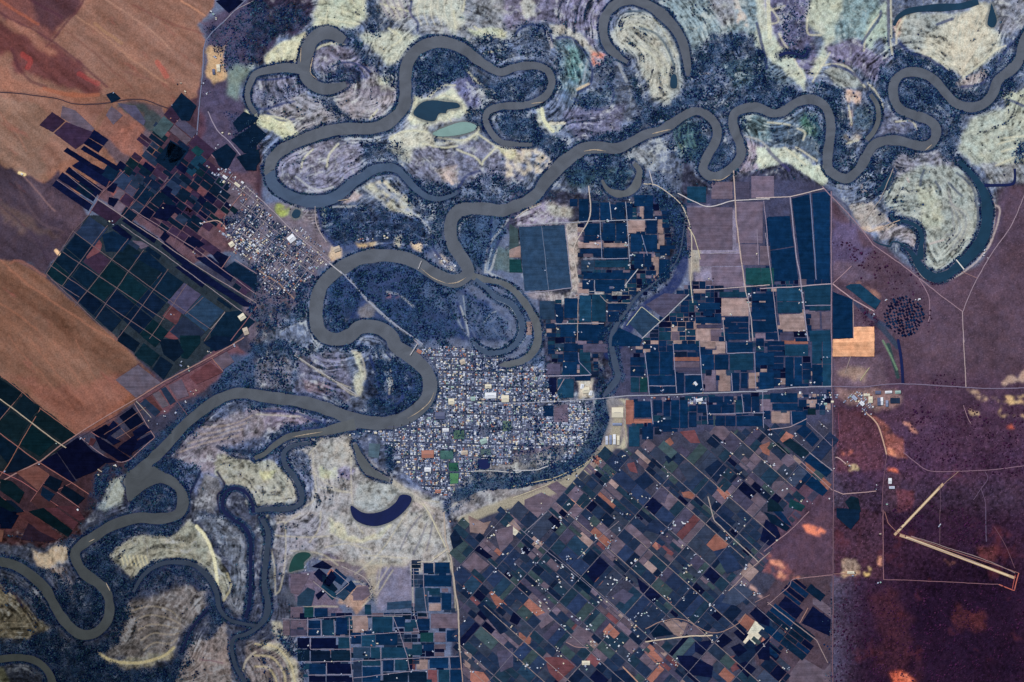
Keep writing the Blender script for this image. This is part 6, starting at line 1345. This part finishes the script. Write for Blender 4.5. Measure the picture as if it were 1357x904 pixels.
CL2 = np.vstack([T(2,2,"440,690 540,650 520,700 580,600 470,640 820,700 770,760 700,830 1160,690 1190,740 1220,600 1110,540 780,470 690,570 720,520 640,160 695,190 960,220 780,270 1230,10 1300,30 1290,460 1350,490 1340,650 1260,820 1330,800 1110,700 850,480 1040,380 1170,310 990,260 620,40 740,35 690,10 240,40 260,110 60,620 520,840 340,780 300,860 160,370 400,260 380,250 790,430 1080,850"),
   T(2,1,"530,210 500,265 590,265 600,325 590,390 440,390 450,350 680,495 640,440 620,500 740,440 400,580 530,620 580,640 240,770 240,830 370,790 340,850 940,660 980,720 950,780 1040,580 1030,640 880,800 1260,660 1240,700 620,170 760,250 800,460 410,500 510,760 360,860 850,830 920,850 1160,760"),
   T(3,1,"180,640 190,690 170,700 160,860 200,850 1150,440 1170,455 790,680 620,690 560,760"), T(3,2,"70,220 95,285 235,225 130,225 190,60 300,85 180,125 270,330 300,300 310,360 580,780 150,490 190,540 100,690 30,650 130,720 190,850 180,750 330,840 20,480 200,600 10,800 90,780 640,870 430,660"),
   T(1,3,"580,750 600,620 320,630 410,640 560,620 810,830 1050,660 1100,560 1200,470 1180,190 1260,90 1110,50 1020,40 1140,60 1250,130 750,885 400,790 270,330 480,500 360,420 930,750 830,560 800,750 720,670 1230,700 1180,720 1100,700 1180,790 1340,600 1330,330 620,700 260,300 740,620"),
   T(0,1,"845,210 910,760 1080,280 1030,430 120,20 1230,180 1160,105 590,285"), T(0,2,"780,430 830,440 1000,140 960,130 200,650 20,690 300,540 1030,270 930,380 610,660 530,720 985,320 1100,60 1240,20 430,515 410,885 870,380"),
   T(0,0,"590,500 960,440 980,490 1120,60 1130,90 1090,460 1100,490 900,560 890,630 1180,690 1220,710 1140,780 1130,300 1150,250 1170,350 1190,310"), T(3,3,"80,60 120,620 100,630 900,85 600,120 450,330 590,370")])
for c_ in CL2:
    for _ in range(rn.randint(1, 3)): shed(c_[0]+rn.gauss(0, 2.0), c_[1]+rn.gauss(0, 2.0), rn.uniform(1.0, 1.9))
for n_, p_, w_, c_ in ROADS:
    if n_ == 'track' and w_ < .85 and 380 < p_[0][0] < 1100 and p_[0][1] > 240:
        cl = resample(p_, 14)
        for q in cl[1:-1]:
            if rn.random() < .34: shed(q[0]+rn.uniform(-3, 3), q[1]+rn.uniform(-2.5, 2.5), rn.uniform(.9, 1.5))
rx = random.Random(4)
for cl in SUPER:
    for q in cl[::7]:
        if rx.random() < .17:
            for _ in range(rx.choice((1, 2, 3, 4))): shed(q[0]+rx.gauss(0, 2), q[1]+rx.gauss(0, 2), rx.uniform(.8, 1.5))
SHEDS = [s_ for s_ in SHEDS if sample(BANK, [s_[0]], [s_[1]])[0] > 1.2]
# large roofs: cx, cy, length, depth, angle (degrees), roof index, label
BIG = [(T(1,2,"1238,288")[0], 14, 7, 1, 0, 'long bright white hall roof in the middle of the river town'), (T(1,2,"1315,305")[0], 9, 8, 1, 7, 'cream square roof right beside the long white hall'), (T(1,2,"905,598")[0], 15, 9, 1, 5, 'wide terracotta red roof south of the river town centre'),
 (T(1,2,"1225,240")[0], 8, 5, 1, 7, 'cream store roof north of the long white hall'), (T(1,2,"970,395")[0], 12, 8, 1, 6, 'slate grey roofed square block beside the town river landing'), (T(1,2,"1145,305")[0], 5, 5, 1, 8, 'small green roofed hall west of the long white hall'),
 (T(1,2,"1000,470")[0], 8, 4, 1, 0, 'white roofed hall on the main street of the river town'), (T(1,2,"1030,320")[0], 7, 7, 1, 7, 'cream roofed court near the river landing'), (T(1,2,"1200,530")[0], 8, 6, 20, 8, 'pale green roofed school in the south of the river town'),
 (T(1,2,"860,55")[0], 6, 4, -30, 5, 'terracotta club house where the river meets the north of town'), (T(1,2,"1100,590")[0], 8, 5, 5, 4, 'tan roofed sports hall beside the town oval'), (T(1,2,"905,680")[0], 8, 5, 1, 0, 'white shed by the southern rail yard of the river town'),
 (T(1,2,"960,795")[0], 7, 4, 1, 5, 'terracotta packing shed at the south end of town'), (T(1,2,"1090,110")[0], 6, 6, 20, 4, 'tan roofed hall at the north edge of the river town'),
 (T(2,2,"385,260")[0], 9, 7, 8, 7, 'cream processing hall east of the river town'), (T(2,2,"365,240")[0], 6, 4, 80, 0, 'bright white tank shed at the cream processing hall'), (T(2,2,"410,275")[0], 6, 4, 80, 0, 'white annex at the east end of the cream processing hall'),
 (T(2,2,"495,525")[0], 3, 11, 0, 1, 'westernmost narrow silver shed of the industrial yard row'), (T(2,2,"515,522")[0], 3, 12, 0, 3, 'blue grey shed second from west in the industrial yard row'), (T(2,2,"535,520")[0], 3.4, 13, 0, 0, 'white shed third from west in the industrial yard row'), (T(2,2,"556,525")[0], 3, 12, 0, 7, 'cream shed easternmost in the industrial yard row'),
 (T(2,2,"552,378")[0], 14, 12, 0, 7, 'large cream roofed works in the sandy industrial yard'), (T(2,2,"550,440")[0], 12, 3, 0, 3, 'long blue grey shed south of the large cream works'),
 (T(3,2,"640,270")[0], 9, 3, 3, 0, 'long white winery roof north of the east highway village'), (T(3,2,"690,270")[0], 7, 3.5, 3, 8, 'green tinted winery roof at the end of the village'), (T(3,2,"590,320")[0], 4, 10, 0, 6, 'dark slate store beside the village sheds'), (T(3,2,"605,318")[0], 3, 10, 0, 0, 'narrow white store beside the dark slate store'),
 (T(3,2,"545,310")[0], 5, 8, 0, 7, 'cream tank hall in the highway village'), (T(3,2,"500,330")[0], 6, 4, -45, 0, 'slanted white shed in the highway village'), (T(3,2,"460,300")[0], 7, 4, -45, 2, 'slanted blue grey shed in the highway village'), (T(3,2,"585,272")[0], 7, 4, 0, 6, 'dark roofed shed on the highway frontage'), (T(3,2,"525,285")[0], 8, 3, 0, 7, 'cream roofed shed on the highway frontage'),
 (T(3,2,"648,740")[0], 4, 7, 0, 0, 'white hangar with dark bays north of the airstrips'), (T(3,2,"658,775")[0], 7, 3, 0, 1, 'silver hangar just south of the white hangar'),
 (T(1,1,"185,360")[0], 9, 8, 38, 0, 'large bright white roof in the west bank town'), (T(1,1,"225,385")[0], 7, 4, 38, 3, 'blue grey hall beside the large white roof of the west town'), (T(1,1,"425,415")[0], 8, 6, 20, 4, 'tan roofed works where the west town meets the river'),
 (T(0,1,"1280,775")[0], 8, 7, 35, 7, 'cream packing shed at the corner of the western orchards'), (T(0,1,"1300,850")[0], 6, 9, 20, 4, 'tan shed south of the cream packing shed'), (T(0,1,"1225,390")[0], 6, 6, 35, 7, 'cream shed in the sandy yard of the west town'),
 (T(0,1,"1255,75")[0], 8, 3, -38, 7, 'cream roofed shed row above the west bank meadow'), (T(0,1,"1190,35")[0], 6, 3, -38, 0, 'white shed row north-west of the west bank meadow'), (T(0,0,"1155,360")[0], 4, 9, 5, 7, 'cream roofed quarry works beside the north road'), (T(0,0,"1130,380")[0], 3, 7, 5, 6, 'slate roofed quarry works beside the cream one'),
 (T(2,2,"985,312")[0], 8, 3.5, 10, 0, 'white winery roof on the highway through the orchards'), (T(2,2,"965,225")[0], 5, 3, -50, 0, 'white homestead inside a dark blue orchard square'), (T(2,1,"520,620")[0], 5, 3, 0, 6, 'dark roofed shed east of the slate double field'), (T(2,3,"385,800")[0], 10, 5, 0, 7, 'cream roofed packing works near the south border'),
 (T(3,2,"600,322")[0]+np.array([8, 2]), 3, 8, 0, 3, 'blue grey store east of the narrow white store'), (T(3,3,"440,322")[0], 9, 3, 0, 7, 'cream shed on the lone pale farm yard')]
def make_obj(name, V, faces, mats, mi):
    fv = [v for f in faces for v in f]
    return np_mesh(name, np.array(V), fv, [len(f) for f in faces], mats, None, mi)
for c_, w, d, a, ri, lab in BIG:
    rt = bpy.data.objects.new('warehouse', None); COLL.objects.link(rt); p = W(c_); rt.location = (p[0], p[1], .05); rt.rotation_euler = (0, 0, R(a)); tag(rt, lab, 'warehouse', 'large roofs in the towns and farm yards')
    V, Fw, Fr = gable(0, 0, w, d, .8, 0, .18)
    link('wall', make_obj('wall', V[:10], Fw, [WALLM[2]], [0]*len(Fw)), rt)
    VR = [(x, y, z_+.02) for x, y, z_ in V[10:]]; lo = [(x, y, z_-.08) for x, y, z_ in VR]
    rf = link('roof', make_obj('roof', VR+lo, [(0, 1, 5, 4), (2, 3, 4, 5), (0, 4, 10, 6), (4, 3, 9, 10), (1, 7, 11, 5), (5, 11, 8, 2), (0, 6, 7, 1), (3, 2, 8, 9)], [ROOFM[ri]], [0]*8), rt)
    # ridge vents, and a lean-to on the longer side
    L_ = w*.6; zt = .8+.18*d/2+.1
    b = [(-L_/2, -.15, zt-.1), (L_/2, -.15, zt-.1), (L_/2, .15, zt-.1), (-L_/2, .15, zt-.1), (-L_/2, -.15, zt+.1), (L_/2, -.15, zt+.1), (L_/2, .15, zt+.1), (-L_/2, .15, zt+.1)]
    link('ridge_vent', make_obj('ridge_vent', b, [(4, 5, 6, 7), (0, 1, 5, 4), (1, 2, 6, 5), (2, 3, 7, 6), (3, 0, 4, 7)], [paint((120, 124, 140), .6, .1)], [0]*5), rf)
HOUSES.sort(key=lambda h: -h[2]*h[3])
print('houses', len(HOUSES), 'sheds', len(SHEDS))
its = [(f"{'long' if h[2] > 2.6 else 'compact'} {RNAME[h[6]]} roofed house in the {h[7]}", h[0], h[1]) for h in HOUSES[:300]]
def town_labels(items):
    """in a town, houses are told apart by roof, by quarter and by how far they stand from the quarter's middle"""
    out = [None]*len(items); B_ = {}
    for i, (w, x, y) in enumerate(items):
        cell = (w, int(x//60), int(y//50)); B_.setdefault(cell, []).append(i)
    for cell, L in B_.items():
        for i in L: out[i] = items[i][0]
    return out
labs = town_labels(its)
for h, lab in zip(HOUSES[:300], labs):
    x, y, w, d, hh, a, ri, dist = h; p = W([x, y])
    V, Fw, Fr = gable(0, 0, w, d, hh, 0)
    o = link('house', make_obj('house', V, Fw+Fr, [WALLM[ri % 3], ROOFM[ri]], [0]*4+[1]*2), None, (p[0], p[1], .0)); o.rotation_euler = (0, 0, a)
    tag(o, lab, 'house', f"{RNAME[h[6]]} {'long' if h[2] > 2.6 else 'compact'} houses of the {dist}")
its = [(f"{RNAME[h[6]]} {'long' if h[2] > 2.1 else 'small'} farm shed", h[0], h[1]) for h in SHEDS]
SHEDS_I = sorted(range(len(SHEDS)), key=lambda i: -SHEDS[i][2]*SHEDS[i][3])
labs = labels_for([its[i] for i in SHEDS_I[:300]])
for i, lab in zip(SHEDS_I[:300], labs):
    x, y, w, d, hh, a, ri = SHEDS[i]; p = W([x, y])
    V, Fw, Fr = gable(0, 0, w, d, hh, 0)
    o = link('farm_shed', make_obj('farm_shed', V, Fw+Fr, [WALLM[ri % 3], ROOFM[ri]], [0]*4+[1]*2), None, (p[0], p[1], .28)); o.rotation_euler = (0, 0, a)
    tag(o, lab, 'shed', 'sheds and homesteads among the orchards')
VV = []; FV = []; LC = []; MI = []; off = 0
for x, y, w, d, hh, a, ri in [h[:7] for h in HOUSES[300:]]+[SHEDS[i] for i in SHEDS_I[300:]]:
    p = W([x, y]); V, Fw, Fr = gable(p[0], p[1], w, d, hh, a)
    VV.append(np.array(V)+np.array([0, 0, .02 if len(VV) < len(HOUSES)-300 else .28]))
    for f in Fw: FV += [v+off for v in f]; LC.append(len(f)); MI.append(9+ri % 3)
    for f in Fr: FV += [v+off for v in f]; LC.append(len(f)); MI.append(ri)
    off += 16
if VV:
    o = link('small_houses', np_mesh('small_houses', np.vstack(VV), FV, LC, ROOFM+WALLM, None, MI)); tag(o, 'dense mass of the smallest pale roofed houses in the towns', 'houses', None, 'stuff')
# streets
for q in range(9):
    pass
def street_grid(region, ang, su, sv, w, col):
    ca, sa = math.cos(ang), math.sin(ang); M_ = np.array([[ca, sa], [-sa, ca]]); q = region @ M_.T
    for ax, st in ((0, su), (1, sv)):
        t = math.ceil(q[:, ax].min()/st)*st
        while t < q[:, ax].max():
            o_ = np.arange(q[:, 1-ax].min(), q[:, 1-ax].max(), 2.0)
            pts = np.stack([np.full(len(o_), t+1.0), o_], 1) if ax == 0 else np.stack([o_, np.full(len(o_), t+1.0)], 1)
            pts = pts @ M_; m = inside(region, pts[:, 0], pts[:, 1]); run = []
            for k in range(len(pts)+1):
                if k < len(pts) and m[k]: run.append(pts[k])
                else:
                    if len(run) > 4:
                        street = link('street', strip_mesh('street', np.array(run), w, lambda x, y: np.full(x.shape, .02+.004*ax), paint(col, .9, .2), 2)); tag(street, kind='structure')
                    run = []
            t += st
street_grid(TOWN, R(1.5), 10.5, 19, .95, (80, 84, 110))
street_grid(WT, R(38), 12, 15, .9, (140, 132, 140))
# parks and sports grounds of the river town
for pts, col in (("1042,472 1098,472 1098,518 1042,518", (70,100,88)), ("1302,422 1348,422 1348,478 1302,478", (84,106,96)), ("972,580 1040,580 1040,625 972,625", (60,96,96)), ("1015,645 1065,645 1068,690 1018,688", (44,92,78)), ("1022,700 1068,700 1066,752 1024,755", (70,116,84)), ("1185,572 1240,572 1240,602 1185,602", (84,108,112)), ("595,540 655,545 645,620 590,610", (70,92,108))):
    o = link('park', poly_obj('park', T(1,2,pts), .03, field_mat(col, 0, 'turf'))); tag(o, kind='structure')
# trees lining the streets: dark belts
# ---------------------------------------------------------------- crossings
def bridge(a, b, w, label, col=(176,174,180)):
    a = W(a); b = W(b); L = float(np.hypot(*(b-a))); an = math.atan2(b[1]-a[1], b[0]-a[0])
    rt = bpy.data.objects.new('bridge', None); COLL.objects.link(rt); rt.location = ((a[0]+b[0])/2, (a[1]+b[1])/2, 0); rt.rotation_euler = (0, 0, an); tag(rt, label, 'bridge')
    def box(x0, x1, y0, y1, z0, z1):
        V = [(x0,y0,z0),(x1,y0,z0),(x1,y1,z0),(x0,y1,z0),(x0,y0,z1),(x1,y0,z1),(x1,y1,z1),(x0,y1,z1)]
        return V, [(0,3,2,1),(4,5,6,7),(0,1,5,4),(1,2,6,5),(2,3,7,6),(3,0,4,7)]
    V, F_ = box(-L/2, L/2, -w/2, w/2, 1.0, 1.15); link('deck', make_obj('deck', V, F_, [paint(col, .8, .1)], [0]*6), rt)
    for s_ in (-1, 1):
        V, F_ = box(-L/2, L/2, s_*w/2-.06, s_*w/2+.06, 1.15, 1.35); link('railing', make_obj('railing', V, F_, [paint((205,205,208), .7, .1)], [0]*6), rt)
    for k in range(3):
        x = L*(k-1)*.3; V, F_ = box(x-.25, x+.25, -w*.4, w*.4, 0, .998); link('pier', make_obj('pier', V, F_, [paint((150,146,142), .8, .1)], [0]*6), rt)
bridge(T(1,1,"385,490")[0], T(1,1,"452,545")[0], 1.3, 'pale road bridge between the west bank town and the wooded island')
bridge(T(1,2,"812,75")[0], T(1,2,"850,15")[0], 1.2, 'narrow road bridge reaching the north end of the river town')
bridge(T(3,1,"998,472")[0], T(3,1,"1040,524")[0], 1.3, 'white causeway bridge across the curved oxbow lake', (226,222,214))
bridge(T(1,1,"872,478")[0], T(1,1,"855,520")[0], 1.1, 'weir bridge across the river north of the island')

# windbreaks and garden trees around the homesteads
GD = np.zeros((NY, NX), np.float32)
for s_ in SHEDS:
    i, j = int(s_[0]-X0), int(s_[1]-Y0)
    if 6 < i < NX-6 and 6 < j < NY-6: GD[j-3:j+4, i-3:i+4] += .16
GD = np.clip(GD, 0, .75)*np.clip(.5+4*fbm(GX, GY, 4, 990, 2), 0, 1)
hk, Hs = HGT, HGT; HGT = np.full_like(HGT, .27)
o = link('garden_trees', clumps('garden_trees', GD, 260000, .5, .95, .8, [(16, 24, 58), (20, 34, 60), (26, 44, 70)], 8)); HGT = Hs
tag(o, 'dark windbreak and garden trees around the farm sheds', 'trees', kind='stuff')
# ---------------------------------------------------------------- light, sky, camera
world = bpy.data.worlds.new('World'); scene.world = world; world.use_nodes = True
wn = world.node_tree; bg = wn.nodes['Background']
sky = wn.nodes.new('ShaderNodeTexSky'); sky.sky_type = 'NISHITA'; sky.sun_disc = False
SE, SA = R(48), R(-40)
sky.sun_elevation = SE; sky.sun_rotation = SA
wn.links.new(sky.outputs[0], bg.inputs['Color']); bg.inputs['Strength'].default_value = .07
sd = bpy.data.lights.new('sun', 'SUN'); sd.angle = R(.5); sd.color = (1, .96, .9)
so = bpy.data.objects.new('sun', sd); COLL.objects.link(so)
sd.energy = 3.4
so.rotation_euler = (R(90)-SE, 0, math.pi-SA); so.location = (0, 0, 500)
cam = bpy.data.cameras.new('camera'); co = bpy.data.objects.new('camera', cam); COLL.objects.link(co)
H = 4200.0
co.location = (0, 0, H); co.rotation_euler = (0, 0, 0)
cam.sensor_width = 36; cam.lens = 36*H/1357.0
cam.clip_start = 50; cam.clip_end = 60000
scene.camera = co
scene.view_settings.view_transform = 'Standard'; scene.view_settings.look = 'None'; scene.view_settings.exposure = 0; scene.view_settings.gamma = 1
